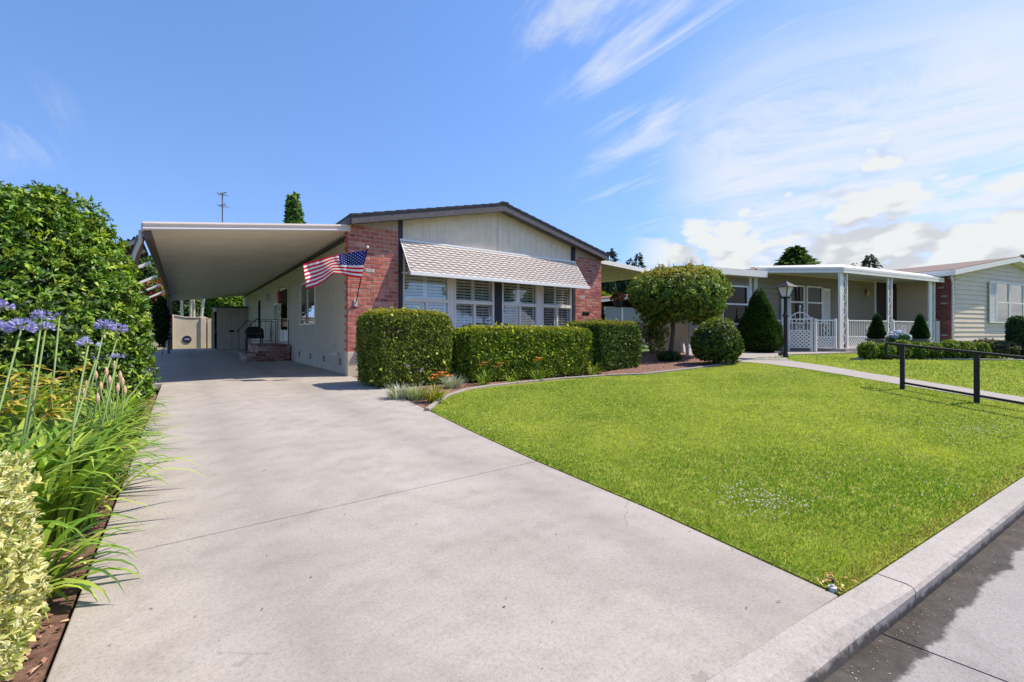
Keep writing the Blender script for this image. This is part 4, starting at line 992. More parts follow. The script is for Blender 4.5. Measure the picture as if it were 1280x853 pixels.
# roofs
b = NB()
rz0 = 3.47; rr_ = .155
def gz_(k): return 4.36-rr_*abs(k-15.1)
for ke in (9.0, 21.2):
    b.prism([N(15.1, -2.25, gz_(15.1)+.16), N(ke, -2.25, gz_(ke)+.16), N(ke, -2.25, gz_(ke)+.10), N(15.1, -2.25, gz_(15.1)+.10)], E2*9.5)
b.build('roof', M['nbroof'], nh)
b = NB()
for ke in (8.98, 21.22):
    b.prism([N(15.1, -2.27, gz_(15.1)+.13), N(ke, -2.27, gz_(ke)+.13), N(ke, -2.27, gz_(ke)-.08), N(15.1, -2.27, gz_(15.1)-.08)], E2*.05)
    b.prism([N(15.1, -2.21, gz_(15.1)-.06), N(ke, -2.21, gz_(ke)-.06), N(ke, -2.21, gz_(ke)-.08), N(15.1, -2.21, gz_(15.1)-.08)], E2*.3)
b.bx(8.94, 8.985, -2.26, 7.2, gz_(8.98)-.1, gz_(8.98)+.14)
b.build('fascia', M['white'], nh)
b = NB(); 
b.prism([N(-3.5, -.40, 3.12), N(-3.5, 1.85, 3.14), N(-3.5, 1.85, 3.19), N(-3.5, -.4, 3.17)], E1*3.9); b.prism([N(.42, -.01, 3.36), N(.42, 1.85, 3.42), N(.42, 1.85, 3.47), N(.42, -.01, 3.42)], E1*8.9); b.prism([N(6.1, 1.86, 3.46), N(6.1, 6.2, 3.6), N(6.1, 6.2, 3.66), N(6.1, 1.86, 3.52)], E1*3.0)
b.build('main_roof', M['metalroof'], nh)
b = NB(); b.bx(-3.5, .1, -.455, -.402, 2.97, 3.19); b.bx(-3.5, .1, -.40, .0, 2.99, 3.01); b.build('eave', M['white'], nh)
# porch roof: flat metal cover with deep white fascia, raised to the wall
PC = (1.95, -1.92); PB = (8.9, -1.72)
def por_z(d): return 3.12+.06*(d+1.92)
po = [(PC[0]-.14, PC[1]-.12), (PB[0]+.25, PB[1]-.14), (PB[0]+.25, -.01), (.02, -.01), (-.1, -.2)]
b = NB(); n_ = len(po); top = [N(k, d, por_z(d)+.02) for k, d in po]; b.prism(top, (0, 0, .03)); b.build('porch_ceiling', M['whiteold'], nh)
b = NB()
for (k0, d0), (k1, d1) in ((po[0], po[1]), (po[4], po[0])):
    a, c = N(k0, d0, por_z(d0)-.06), N(k1, d1, por_z(d1)-.06); dirv = (c-a).normalized(); nn = Vector((dirv.y, -dirv.x, 0))*.05
    b.hexa([a, c, c-nn, a-nn, a+Vector((0, 0, .19)), c+Vector((0, 0, .19)), c-nn+Vector((0, 0, .19)), a-nn+Vector((0, 0, .19))])
b.build('porch_fascia', M['white'], nh)
b = NB(); hi = .30
tp = [N(PC[0]+.5, PC[1]+.35, por_z(-1.5)+hi), N(PB[0]+.2, PB[1]+.35, por_z(-1.5)+hi), N(PB[0]+.2, .6, 3.55), N(.6, .6, 3.55)]
lo_ = [N(PC[0]-.1, PC[1]-.06, por_z(-1.9)+.135), N(PB[0]+.2, PB[1]-.08, por_z(-1.9)+.135), N(PB[0]+.2, .6, 3.3), N(-.05, .0, por_z(0)+.13)]
b.add(lo_+tp, [(0, 1, 5, 4), (1, 2, 6, 5), (3, 0, 4, 7), (4, 5, 6, 7)])
b.build('porch_roof', M['metalroof'], nh)
# porch slab
b = NB(); b.prism([N(PC[0]-.25, PC[1]-.25, GZ-.1), N(9.3, PC[1]-.1, GZ-.1), N(9.3, -.03, GZ-.1), N(.3, -.03, GZ-.1)], (0, 0, .22)); b.build('porch_slab', M['kerbcon'], nh)
PZ = GZ+.12
# decorative posts
def porch_post(k, d, wide=False):
    o = None; b = NB(); w = .30; zt = por_z(d)+.02
    b.bx(k-w/2, k-w/2+.05, d-.025, d+.025, PZ, zt); b.bx(k+w/2-.05, k+w/2, d-.025, d+.025, PZ, zt)
    z = PZ+.1; s_ = 1
    while z < zt-.25:
        b.bar(N(k-s_*(w/2-.05), d, z), N(k+s_*(w/2-.05), d, z+.24), .03, .02); z += .24; s_ = -s_
        b.bar(N(k-w/2+.05, d, z), N(k+w/2-.05, d, z), .016, .016)
    if wide: b.bx(k-w/2-.17, k-w/2-.02, d-.03, d+.03, PZ, zt)
    return b.build('porch_post', M['white'], nh)
porch_post(PC[0]+.12, PC[1], True)
kp = K(1112, -1.85); porch_post(kp, -1.85); porch_post(PB[0]-.35, PB[1], True)
# small white roof vent pipe and gutter
b = NB(); b.tube([N(9.15, -2.1, 3.3), N(9.2, -2.1, 3.12), N(9.36, -2.05, 3.0), N(9.36, -2.05, .4)], .04, 8); b.build('downpipe', M['white'], nh)
# railings: balusters above a lattice skirt
def lattice(b, A, Bv, z0, z1, th):
    L = (Bv-A).length; ex = (Bv-A).normalized(); hh = z1-z0; nn = Vector((ex.y, -ex.x, 0)); s_ = .125; w = .036
    for sg, off in ((1, 0), (-1, .009)):
        c = -hh
        while c < L+hh:
            x0_, x1_ = (c, c+hh) if sg > 0 else (c+hh, c)
            pa, pb = [x0_, 0.0], [x1_, hh]
            def clip(p, q):
                p = list(p); q = list(q)
                for lim, side in ((0, -1), (L, 1)):
                    for a_, o_ in ((p, q), (q, p)):
                        if (a_[0]-lim)*side > 0 and abs(o_[0]-a_[0]) > 1e-6:
                            t = (lim-a_[0])/(o_[0]-a_[0])
                            if 0 <= t <= 1: a_[1] += (o_[1]-a_[1])*t; a_[0] = lim
                            else: return None
                return p, q
            r = clip(pa, pb)
            if r and math.hypot(r[0][0]-r[1][0], r[0][1]-r[1][1]) > .03:
                P, Q = (A+ex*r[i][0]+Vector((0, 0, z0+r[i][1]))+nn*off for i in (0, 1)); b.bar(P, Q, .008, w, up=(Q-P).cross(nn))
            c += s_
def railing(label, A, Bv, lo=.40, hi=.98, name='porch_railing', gap=.105, arch=False):
    t = thing(name, label, 'railing' if not arch else 'gate', A+Vector((0, 0, PZ)))
    A = Vector((A.x, A.y, 0)); Bv = Vector((Bv.x, Bv.y, 0)); ex = (Bv-A).normalized(); L = (Bv-A).length
    up = Vector((0, 0, 1))
    b = MB(); b.bar(A+up*(PZ+hi), Bv+up*(PZ+hi), .045, .04); b.build('top_rail', M['white'], t)
    b = MB(); b.bar(A+up*(PZ+lo), Bv+up*(PZ+lo), .04, .04); b.build('mid_rail', M['white'], t)
    b = MB(); b.bar(A+up*(PZ+.04), Bv+up*(PZ+.04), .04, .035); b.build('bottom_rail', M['white'], t)
    b = MB(); lattice(b, A, Bv, PZ+.06, PZ+lo-.02, .01); b.build('lattice_panel', M['white'], t)
    nb_ = int(L/gap); proto = None
    for k in range(nb_+1):
        p = A+ex*(k*L/nb_)
        if proto is None:
            b = MB(); b.bar(A+up*(PZ+lo+.02), A+up*(PZ+hi-.02), .022, .022); proto = b.build('baluster', M['white'], t); base_loc = proto.location.copy()
        else:
            c = proto.copy(); COL.objects.link(c); c.parent = t; c.location = base_loc+(p-A)
    for f_ in ([.5] if L < 3 else [.25, .75]):
        p = A+ex*(L*f_)+up*(PZ+lo+.02); b = MB(); nn = Vector((ex.y, -ex.x, 0))*.02
        for sg in (-1, 1):
            b.tube([p+ex*sg*.02+nn, p+ex*sg*.10+up*.1+nn, p+ex*sg*.04+up*.2+nn, p+ex*sg*.11+up*.3+nn, p+ex*sg*.03+up*.4+nn], .012, 5)
        b.build('scroll_panel', M['white'], t)
    if arch:
        b = MB(); pp = [A+ex*(L*q)+up*(PZ+hi+.02+.22*math.sin(math.pi*q)) for q in np.linspace(0, 1, 9)]; b.tube(pp, .018, 6)
        c0 = A+ex*L/2; b.tube([c0+up*(PZ+hi), c0+up*(PZ+hi+.42)], .016, 6); b.tube([c0+up*(PZ+hi+.42), c0+up*(PZ+hi+.5)], [.03, .004], 6)
        for q in (.12, .3, .7, .88): b.tube([A+ex*L*q+up*(PZ+hi), A+ex*L*q+up*(PZ+hi+.22*math.sin(math.pi*q))], .012, 5)
        b.build('gate_arch', M['white'], t)
    for p in (A, Bv):
        b = MB(); b.box(p.x-.035, p.x+.035, p.y-.035, p.y+.035, PZ-.1, PZ+hi+.06); b.build('newel', M['white'], t)
    return t
R0 = N(PC[0]+.3, PC[1]+.02); Rm = N(kp-.2, -1.87); Rm2 = N(kp+.2, -1.87); R1 = N(PB[0]-.55, PB[1]+.01)
railing('white porch railing over lattice with a topiary in front, beside the doubled corner post', R0, Rm)
railing('white porch railing over lattice nearest the brick corner, behind the pale blue hydrangea', Rm2, R1)
gA, gB = G(985.5, 437.5), G(1014.5, 437.5)
gA, gB = atD(985.5, 415, 15.6), atD(1014.5, 415, 15.35); gA.z = gB.z = 0
railing('white lattice garden gate with arched top and finial beside the lamp post', gA, gB, lo=.62, hi=1.02, name='garden_gate', arch=True)
railing('short white railing over lattice between the arched gate and the doubled porch post', gB+(gB-gA).normalized()*.12, N(PC[0]-.35, PC[1]+.03))
railing('white railing half hidden by the cone spruce, left of the arched gate', atD(968, 415, 15.8)*1.0-Vector((0, 0, 1)), gA-(gB-gA).normalized()*.12, gap=.14)
railing('narrow white scroll-edged side railing between the last porch post and the brick corner', N(PB[0]+.02, PB[1]), N(9.3, PB[1]+.1), gap=.09)
# ------------------------------------------------------------------ lamp post, path light, handrail
q = G(982, 447.5); d_ = q.x*sn+q.y*cs; zz = lambda y: H+(YH-y)*d_/F
lp = thing('lamp_post', 'black lamp post with four-sided frosted lantern beside the path', 'lamp post', q)
zl = zz(372)
b = MB(); b.lathe(q, [(.075, -.05), (.075, .05), (.06, .10), (.05, .16), (.048, zl-q.z-.55), (.075, zl-q.z-.5), (.045, zl-q.z-.42), (.045, zl-q.z)], 14); b.build('pole', M['black'], lp, False, .004)
b = MB(); c = Vector((q.x, q.y, zl))
def frus(b, r0, r1, z0, z1, rot=.6):
    p = []
    for r, z in ((r0, z0), (r1, z1)):
        for k in range(4): p.append((c.x+r*math.cos(rot+k*math.pi/2), c.y+r*math.sin(rot+k*math.pi/2), z))
    return p
b.hexa(frus(b, .10, .19, zl+.02, zl+.27)); gl_ = b.build('lamp_glass', M['lampglass'], lp)
b = MB(); b.hexa(frus(b, .31, .09, zl+.275, zl+.40)); b.hexa(frus(b, .09, .05, zl+.4, zl+.44)); b.hexa(frus(b, .11, .115, zl-.03, zl+.018))
p0, p1 = frus(b, .106, .2, zl+.018, zl+.274)[:4], frus(b, .106, .2, zl+.018, zl+.274)[4:]
for k in range(4): b.bar(p0[k], p1[k], .022)
b.build('lantern_frame', M['black'], lp)
q2 = G(976.5, 446.5)
t = thing('path_light', 'small black ground spotlight at the foot of the lamp post', 'spotlight', q2)
b = MB(); b.tube([q2+Vector((0, 0, -.03)), q2+Vector((0, 0, .06))], .012, 6); b.tube([q2+Vector((-.05, .03, .07)), q2+Vector((.05, -.03, .13))], [.045, .06], 10); b.build('lamp_head', M['black'], t)
h1, h2 = G(1128, 486.5), G(1221, 503.5)
d1 = h1.x*sn+h1.y*cs; d2 = h2.x*sn+h2.y*cs
T1, T2 = atD(1128, 431.5, d1), atD(1221, 441.2, d2); B1, B2 = atD(1128, 478.5, d1), atD(1221, 494.5, d2)
hr = thing('handrail', 'black square-tube handrail along the path in the lawn', 'handrail', h1)
ex = (h2-h1)/(h2-h1).length
h3 = h2+(h2-h1); h3.z = float(zg(h3.x))-.0; T3 = T2+(T2-T1); B3 = B2+(B2-B1)
for k, (p, tp_) in enumerate(((h1, T1), (h2, T2), (h3, T3))):
    b = MB(); b.box(p.x-.027, p.x+.027, p.y-.027, p.y+.027, p.z-.12, tp_.z+.0); b.build('post', M['black'], hr, bevel=.004)
e0 = T1-(T2-T1).normalized()*.30; e1_ = e0+Vector((0, 0, -.20)); e1_.z = e0.z-.19
b = MB(); b.bar(e0, T3, .045, .035); b.build('top_rail', M['black'], hr, bevel=.004)
b = MB(); b.bar(e0+Vector((0, 0, -.014)), e1_, .035, .035); b.build('return_rail', M['black'], hr, bevel=.004)
b = MB(); b.bar(e1_, Vector((h1.x, h1.y, e1_.z-.02)), .03, .03); b.build('return_rail', M['black'], hr, bevel=.004)
b = MB(); b.bar(B1, B3, .03, .03); b.build('lower_rail', M['black'], hr, bevel=.004)
# bed edging kerb: two curved concrete strips
def edging(name, label, pts, w=.07, h=.035):
    b = MB(); P = [Vector((p.x, p.y, float(zg(p.x)))) for p in pts]; out = []
    for i, p in enumerate(P):
        d = (P[min(i+1, len(P)-1)]-P[max(i-1, 0)]); d.z = 0; d.normalize(); s_ = Vector((-d.y, d.x, 0))
        out += [p+Vector((0, 0, -.06)), p+Vector((0, 0, h-.012)), p+s_*.015+Vector((0, 0, h)), p+s_*(w-.015)+Vector((0, 0, h)), p+s_*w+Vector((0, 0, h-.012)), p+s_*w+Vector((0, 0, -.06))]
    k = 6; b.add(out, [(i*k+j, (i+1)*k+j, (i+1)*k+(j+1) % k, i*k+(j+1) % k) for i in range(len(P)-1) for j in range(k)]+[tuple(range(k)), tuple((len(P)-1)*k+j for j in reversed(range(k)))])
    o = b.build(name, M['edging']); tag(o, label, 'edging'); return o
edging('bed_edging', 'curved concrete edging from the driveway corner along the hedge foot', ed)
edging('bed_edging', 'concrete edging strip along the mulch under the round-topped tree', [ed[-1]+Vector((.05, 0, 0))]+ed2)
edging('bed_edging', 'pale stone edging along the neighbour\'s shrub border', [G(1066, 449.5), G(1120, 449.2), G(1200, 449.8), G(1280, 451.2)])
# far garage behind the right carport
D = 26.0
A, Bq = atD(757, 415, D), atD(786, 415, D+1.2)
fg = thing('far_garage', 'small grey garage with pale metal eave and red tiled roof behind the right-hand carport', 'garage', (A.x, A.y, 0))
ex = (Bq-A); ex.z = 0; ex.normalize(); ey = Vector((-ex.y, ex.x, 0)); A.z = 0
Mg = Matrix(((ex.x, ey.x, 0, A.x), (ex.y, ey.y, 0, A.y), (0, 0, 1, 0), (0, 0, 0, 1)))
zE = H+(YH-381)*D/F
b = MB(); b.box(-3.2, 7.5, 0, 5, 0, zE-.1, mat=Mg); b.build('wall', M['greywall'], fg)
b = MB(); b.prism([Mg @ Vector(v) for v in ((-3.8, -.55, zE-.08), (2.2, -.55, zE+.62), (8.0, -.55, zE-.08), (8.0, -.55, zE-.22), (2.2, -.55, zE+.46), (-3.8, -.55, zE-.22))], ey*.12); b.build('fascia', M['white'], fg)
b = MB()
for xe in (-3.9, 8.1): b.prism([Mg @ Vector(v) for v in ((2.2, -.6, zE+.72), (xe, -.6, zE-.0), (xe, -.6, zE-.07), (2.2, -.6, zE+.65))], ey*6)
b.build('roof', M['terracotta'], fg)
b = MB(); b.box(-.2, -.1, -.05, -.003, 0, zE-.15, mat=Mg); b.box(1.35, 1.47, -.05, -.003, 0, zE-.15, mat=Mg); b.build('trim', M['white'], fg)
# ================================================================== VEGETATION
def crown(name, mat, parent, c, rad, n, L, W, cols, w, whorl=6, depth=.16, bumps=.1, bk=2.5, lo=-.55, power=2.0, up=.35, seed=1, corecol=(.012, .02, .006), leafy=False, jit=.2, core_s=.84, toptint=None, spread=.9):
    """leafy mass: shoots over a lumpy ellipsoid, each a whorl of leaves, round a solid core darkened for the inner shade"""
    D = rdirs(n*2); D = D[D[:, 2] > lo][:n]; m_ = len(D)
    if power != 2.0: D2 = D/(np.sum(np.abs(D)**power, 1, keepdims=True)**(1/power))
    else: D2 = D
    b_ = 1+bumps*vnoise(D, bk, seed)+bumps*.5*vnoise(D, bk*2.6, seed+5)
    r = b_*(1-depth*rng.random(m_)**2+.03*rng.normal(size=m_)*.6)
    P = np.array(c)+D2*np.array(rad)*r[:, None]
    Nn = unit(D/np.array(rad)+np.array([0, 0, up]))
    base = pick(cols, w, m_, jit)
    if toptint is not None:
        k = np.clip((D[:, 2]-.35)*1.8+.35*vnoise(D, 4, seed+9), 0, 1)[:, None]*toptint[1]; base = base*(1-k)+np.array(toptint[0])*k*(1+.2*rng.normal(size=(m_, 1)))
    P = np.repeat(P, whorl, 0); Nn = np.repeat(Nn, whorl, 0); C = np.clip(np.repeat(base, whorl, 0)*(1+.16*rng.normal(size=(m_*whorl, 1))), .003, .9)
    U = unit(Nn*.35+rdirs(len(P))*spread); P = P+rdirs(len(P))*np.mean(rad)*.012
    fn = unit(Nn+rdirs(len(P))*.45)
    Lv = L*rng.uniform(.65, 1.15, len(P)); 
    parts = [kites(P, U, fn, Lv, Lv*W, C)]
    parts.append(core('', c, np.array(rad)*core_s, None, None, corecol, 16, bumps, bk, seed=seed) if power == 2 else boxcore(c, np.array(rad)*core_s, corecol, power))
    return nmesh(name, *cat(parts)[:2], mat, cat(parts)[2], parent)
def boxcore(c, rad, col, power):  # boxy foliage core, inner shade put into its dark colour
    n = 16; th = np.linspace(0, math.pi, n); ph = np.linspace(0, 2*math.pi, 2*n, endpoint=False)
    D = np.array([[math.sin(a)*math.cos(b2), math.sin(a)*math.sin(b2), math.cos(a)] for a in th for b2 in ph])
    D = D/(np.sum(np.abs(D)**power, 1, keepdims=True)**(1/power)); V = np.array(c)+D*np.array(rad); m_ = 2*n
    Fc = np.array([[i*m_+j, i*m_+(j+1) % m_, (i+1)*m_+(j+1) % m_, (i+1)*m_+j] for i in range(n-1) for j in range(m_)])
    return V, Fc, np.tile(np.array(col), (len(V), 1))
def limbs(name, parent, base, top, r0, r1, spread, n=5, mat=None, lean=None):
    b = MB(); base, top = Vector(base), Vector(top); mid = (base+top)/2+Vector((random.uniform(-.05, .05), random.uniform(-.05, .05), 0))*spread
    b.tube([base+Vector((0, 0, -.06)), base+Vector((0, 0, .05)), mid, top], [r0*1.35, r0, (r0+r1)/2, r1], 9)
    for k in range(n):
        a = 2*math.pi*k/n+random.random(); s_ = top*.75+mid*.25
        b.tube([s_, s_+Vector((math.cos(a)*spread*.35, math.sin(a)*spread*.35, spread*.3)), s_+Vector((math.cos(a)*spread*.75, math.sin(a)*spread*.75, spread*.55))], [r1*.8, r1*.5, r1*.18], 6)
    return b.build(name, mat or M['bark'], parent, True)
# ---- the tall laurel by the carport
t = thing('laurel_bush', 'huge dense dome of glossy green laurel at the left of the driveway', 'bush', (-1.74, 8.85, 0))
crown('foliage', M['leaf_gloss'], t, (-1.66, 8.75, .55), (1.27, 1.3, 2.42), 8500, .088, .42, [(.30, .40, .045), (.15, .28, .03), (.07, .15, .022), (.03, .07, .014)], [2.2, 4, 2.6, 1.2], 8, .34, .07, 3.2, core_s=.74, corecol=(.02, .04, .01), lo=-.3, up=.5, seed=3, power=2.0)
b = MB()
for k in range(6):
    a = k*1.05; b.tube([(-1.74+.15*math.cos(a), 8.85+.15*math.sin(a), -.05), (-1.74+.5*math.cos(a), 8.85+.5*math.sin(a), .8), (-1.74+.8*math.cos(a), 8.85+.8*math.sin(a), 1.7)], [.06, .045, .015], 7)
b.build('stem', M['bark'], t, True)
# ---- clipped hedges along the house
def hedge(label, x0, x1, y0, y1, zt, n, cols, w, seed, L=.036, tilt=0.0, base=0.0):
    t = thing('box_hedge', label, 'hedge', ((x0+x1)/2, (y0+y1)/2, base), 'clipped hedges along the house front')
    hx_, hy_, hz_ = (x1-x0)/2, (y1-y0)/2, (zt-base)/2; c = np.array([(x0+x1)/2, (y0+y1)/2, base+hz_])
    # sample the box surface; bottom left out
    A = [hx_*hz_*2, hx_*hz_*.6, hy_*hz_*2, hy_*hz_*2, hx_*hy_*2]; A = np.array(A)/sum(A); f = rng.choice(5, n, p=A)
    a, b_ = rng.uniform(-1, 1, n), rng.uniform(-1, 1, n); P = np.zeros((n, 3)); Nn = np.zeros((n, 3))
    for k, (ax, sg) in enumerate(((1, -1), (1, 1), (0, -1), (0, 1), (2, 1))):
        i = f == k; o_ = [q for q in range(3) if q != ax]
        P[i, ax] = sg; P[i, o_[0]] = a[i]; P[i, o_[1]] = b_[i]; Nn[i, ax] = sg
    q = 9.0; Rr = (np.sum(np.abs(P)**q, 1, keepdims=True))**(1/q); P = P/Rr
    hs_ = np.array([hx_, hy_, hz_]); W3 = P*hs_+c
    lump = .022*vnoise(W3, 3.2, seed)+.012*vnoise(W3, 9, seed+1)
    W3 = W3+Nn*(lump+.012*rng.normal(size=n)-.04*rng.random(n)**3)[:, None]
    W3[:, 1] += tilt*(W3[:, 0]-x0)
    W3[:, 2] = np.maximum(W3[:, 2], base+.01)
    C = pick(cols, w, n, .22)
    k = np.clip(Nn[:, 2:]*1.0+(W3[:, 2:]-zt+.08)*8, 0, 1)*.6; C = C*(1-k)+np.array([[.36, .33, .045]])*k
    pt = (vnoise(W3, 1.6, seed+3) > 1.0)[:, None]; C = np.where(pt & (rng.random((n, 1)) < .35), np.array([[.10, .075, .035]]), C)
    stray = rng.random(n) < .012; W3 = W3+Nn*(stray*rng.uniform(.02, .07, n))[:, None]; C = np.where(stray[:, None], C*1.35, C)
    U = unit(Nn*.45+rdirs(n)*.9+np.array([0, 0, .25])); fn = unit(Nn+rdirs(n)*.5)
    Lv = L*np.clip(rng.lognormal(0, .32, n), .45, 1.9)*(1+.5*stray)
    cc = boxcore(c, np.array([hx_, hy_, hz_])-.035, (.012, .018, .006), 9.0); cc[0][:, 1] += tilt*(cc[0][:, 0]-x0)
    V, Fc, Ct = cat([kites(W3, U, fn, Lv, Lv*.55, C), cc])
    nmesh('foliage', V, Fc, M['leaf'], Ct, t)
    b = MB()
    for k in range(5):
        x = x0+(x1-x0)*(k+.5)/5; y = (y0+y1)/2+tilt*(x-x0); b.tube([(x, y, -.04), (x+.03, y, .3)], .025, 6)
    b.build('stem', M['bark'], t)
G1 = [(.23, .275, .036), (.145, .205, .03), (.065, .105, .018), (.34, .36, .055)]
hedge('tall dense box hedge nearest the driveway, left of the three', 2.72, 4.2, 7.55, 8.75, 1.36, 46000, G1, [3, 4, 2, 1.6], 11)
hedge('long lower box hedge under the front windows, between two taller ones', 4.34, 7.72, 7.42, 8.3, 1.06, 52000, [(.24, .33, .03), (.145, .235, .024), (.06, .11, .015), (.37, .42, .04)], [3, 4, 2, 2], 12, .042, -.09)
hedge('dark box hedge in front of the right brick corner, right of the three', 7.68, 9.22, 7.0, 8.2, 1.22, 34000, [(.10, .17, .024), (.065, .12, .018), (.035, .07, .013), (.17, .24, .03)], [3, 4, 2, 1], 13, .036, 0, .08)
# ---- round-topped tree in the front bed
tb = G(838, 446.5); tt_ = thing('round_tree', 'mop-headed tree with reddish-gold new leaves on top of a clipped green crown', 'tree', tb)
d_ = tb.x*sn+tb.y*cs; cc_ = atD(849, 369, d_); k_ = d_/F
limbs('trunk', tt_, tb, cc_*.35+tb*.65+Vector((0, 0, (cc_.z-tb.z)*.65-.35)), .075, .05, 1.0, 6)
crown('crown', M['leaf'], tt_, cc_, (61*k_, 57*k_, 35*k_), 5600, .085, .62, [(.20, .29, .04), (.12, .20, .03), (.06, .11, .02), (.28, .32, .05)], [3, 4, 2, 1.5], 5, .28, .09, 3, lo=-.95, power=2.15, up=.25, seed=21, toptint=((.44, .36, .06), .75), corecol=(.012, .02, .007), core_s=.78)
b = MB()
for k in range(26):
    a, r_ = random.random()*6.28, math.sqrt(random.random())*.75; p = cc_+Vector((math.cos(a)*r_*60*k_, math.sin(a)*r_*56*k_, 33*k_*math.sqrt(max(0, 1-r_*r_*.7)))); b.tube([p, p+Vector((random.uniform(-.06, .06), random.uniform(-.06, .06), random.uniform(.16, .36)))], [.006, .002], 4, 0)
b.build('twigs', M['bark'], tt_)
# shrubs in the same bed
def bush(name, label, px, pyb, pyt, wpx, cols, w, n, L, whorl=5, dd=None, power=2.2, mat='leaf', seed=1, toptint=None, bumps=.1, depth=.2, core_s=.84, group=None, ratio=.55, catg='shrub', lo=-.8, deep=1.0, jit=.2):
    q = G(px, pyb) if dd is None else None
    if dd is not None: q = atD(px, 415, dd); q.z = float(zg(q.x))
    d = q.x*sn+q.y*cs; k = d/F; zt = H+(YH-pyt)*k; h_ = zt-q.z
    t = thing(name, label, catg, q, group)
    crown('foliage', M[mat], t, (q.x, q.y, q.z+h_*.5), (wpx*k/2, wpx*k/2*deep, h_*.52), n, L, ratio, cols, w, whorl, depth, bumps, 3, lo=lo, power=power, seed=seed, toptint=toptint, jit=jit, core_s=core_s)
    b = MB()
    for j in range(4):
        a = j*1.6; b.tube([(q.x+.03*math.cos(a), q.y+.03*math.sin(a), q.z-.06), (q.x+wpx*k*.25*math.cos(a), q.y+wpx*k*.25*math.sin(a), q.z+h_*.5)], [.02, .008], 6)
    b.build('stem', M['bark'], t)
    return t
bush('round_shrub', 'rounded glossy shrub with golden tips at the end of the tree bed', 895, 455, 402, 54, [(.085, .15, .02), (.05, .10, .016), (.16, .22, .03), (.03, .06, .012)], [3, 3, 1.4, 1], 1900, .065, 5, seed=31, toptint=((.2, .24, .03), .5))
bush('loose_shrub', 'sparse yellow-green leggy shrub with brown leaves left of the tree trunk', 815, 442, 391, 40, [(.20, .26, .03), (.12, .19, .025), (.17, .10, .05), (.06, .10, .02)], [3, 2, 2, 2], 700, .085, 4, seed=32, bumps=.25, depth=.7, core_s=.3)
bush('low_shrub', 'low dark clipped shrub seen under the round-topped tree', 873, 436, 421, 30, [(.03, .08, .014), (.05, .12, .02)], [2, 1], 700, .06, 4, dd=15.5, seed=33)
bush('low_shrub', 'small dark groundcover clump at the foot of the tree trunk', 836, 452, 440, 26, [(.03, .07, .015), (.05, .10, .02)], [2, 1], 420, .06, 4, dd=12.2, seed=34)
for (px, pyb, pyt, w_, lab) in ((857, 441, 428, 7, 'pale upright garden stone in the mulch beside the rounded shrub'), (864, 444, 429, 8, 'leaning pale slab stone closest to the rounded shrub')):
    q = G(px, pyb); d = q.x*sn+q.y*cs; k = d/F; b = MB(); h_ = (pyb-pyt)*k
    b.prism([q+Vector((-w_*k/2, 0, -.05)), q+Vector((w_*k/2, 0, -.05)), q+Vector((w_*k*.2, .05, h_*.8)), q+Vector((-w_*k*.1, .06, h_)), q+Vector((-w_*k*.5, .03, h_*.7))], (0.03, .14, 0)); o = b.build('garden_stone', M['stone'], None, bevel=.02); tag(o, lab, 'stone')
# ---- conifers
def conifer(name, label, px, dd, pyb, pyt, wpx, n, cols, group=None, tight=True, L=.12, mat='needle', catg='tree'):
    q = atD(px, 415, dd); k = dd/F; zt = H+(YH-pyt)*k; q.z = float(zg(q.x)) if pyb is None else H+(YH-pyb)*k
    h_ = zt-q.z; R_ = wpx*k/2; t = thing(name, label, catg, q, group)
    s = 1-np.sqrt(rng.random(n)) if tight else 1-rng.random(n)**.7
    a = rng.uniform(0, 2*math.pi, n)
    if tight: prof_ = R_*np.where(s < .12, .72+s*2.3, (1-s)**.8*1.1)
    else: prof_ = R_*(1-s)**.85*(.55+.45*np.abs(np.sin(s*h_/L*.55+np.sin(a*3)*.6)))
    lump = 1+.10*vnoise(np.stack([np.cos(a)*2, np.sin(a)*2, s*6], 1), 1.4, int(px))
    rr = prof_*lump*(1-(.18 if tight else .75)*rng.random(n)**(2 if tight else 1.3))
    P = np.stack([q.x+rr*np.cos(a), q.y+rr*np.sin(a), q.z+.04*h_+s*h_*.96], 1)
    O = np.stack([np.cos(a), np.sin(a), np.full(n, .55 if tight else -.15)], 1); U = unit(O+rdirs(n)*(.55 if tight else .5)); fn = unit(np.array([0, 0, 1])+rdirs(n)*.6)
    C = pick(cols, [1]*len(cols), n, .25); Lv = L*rng.uniform(.6, 1.2, n)
    parts = [kites(P, U, fn, Lv, Lv*(.42 if tight else .5), C)]
    if tight:
        nn_ = 14; V = []; 
        for i in range(nn_):
            ss = i/(nn_-1); pr_ = .84*R_*(.72+ss*2.3 if ss < .12 else (1-ss)**.8*1.1)
            V += [(q.x+pr_*math.cos(2*math.pi*j/20), q.y+pr_*math.sin(2*math.pi*j/20), q.z+.03+ss*h_*.93) for j in range(20)]
        Fc = np.array([[i*20+j, i*20+(j+1) % 20, (i+1)*20+(j+1) % 20, (i+1)*20+j] for i in range(nn_-1) for j in range(20)]); V = np.array(V)
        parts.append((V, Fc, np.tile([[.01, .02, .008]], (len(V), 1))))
    V, Fc, Ct = cat(parts); nmesh('foliage' if tight else 'crown', V, Fc, M[mat], Ct, t)
    b = MB(); b.tube([(q.x, q.y, q.z-.1), (q.x, q.y, q.z+h_*.96)], [max(.02, R_*.09), .01], 7); b.build('trunk', M['bark'], t)
    return t
conifer('cone_spruce', 'dense cone-shaped dwarf spruce in front of the neighbour\'s wall', 948.5, 15.0, None, 361, 55, 22000, [(.055, .135, .028), (.035, .095, .022), (.085, .17, .03), (.02, .05, .012)], L=.085, catg='shrub')
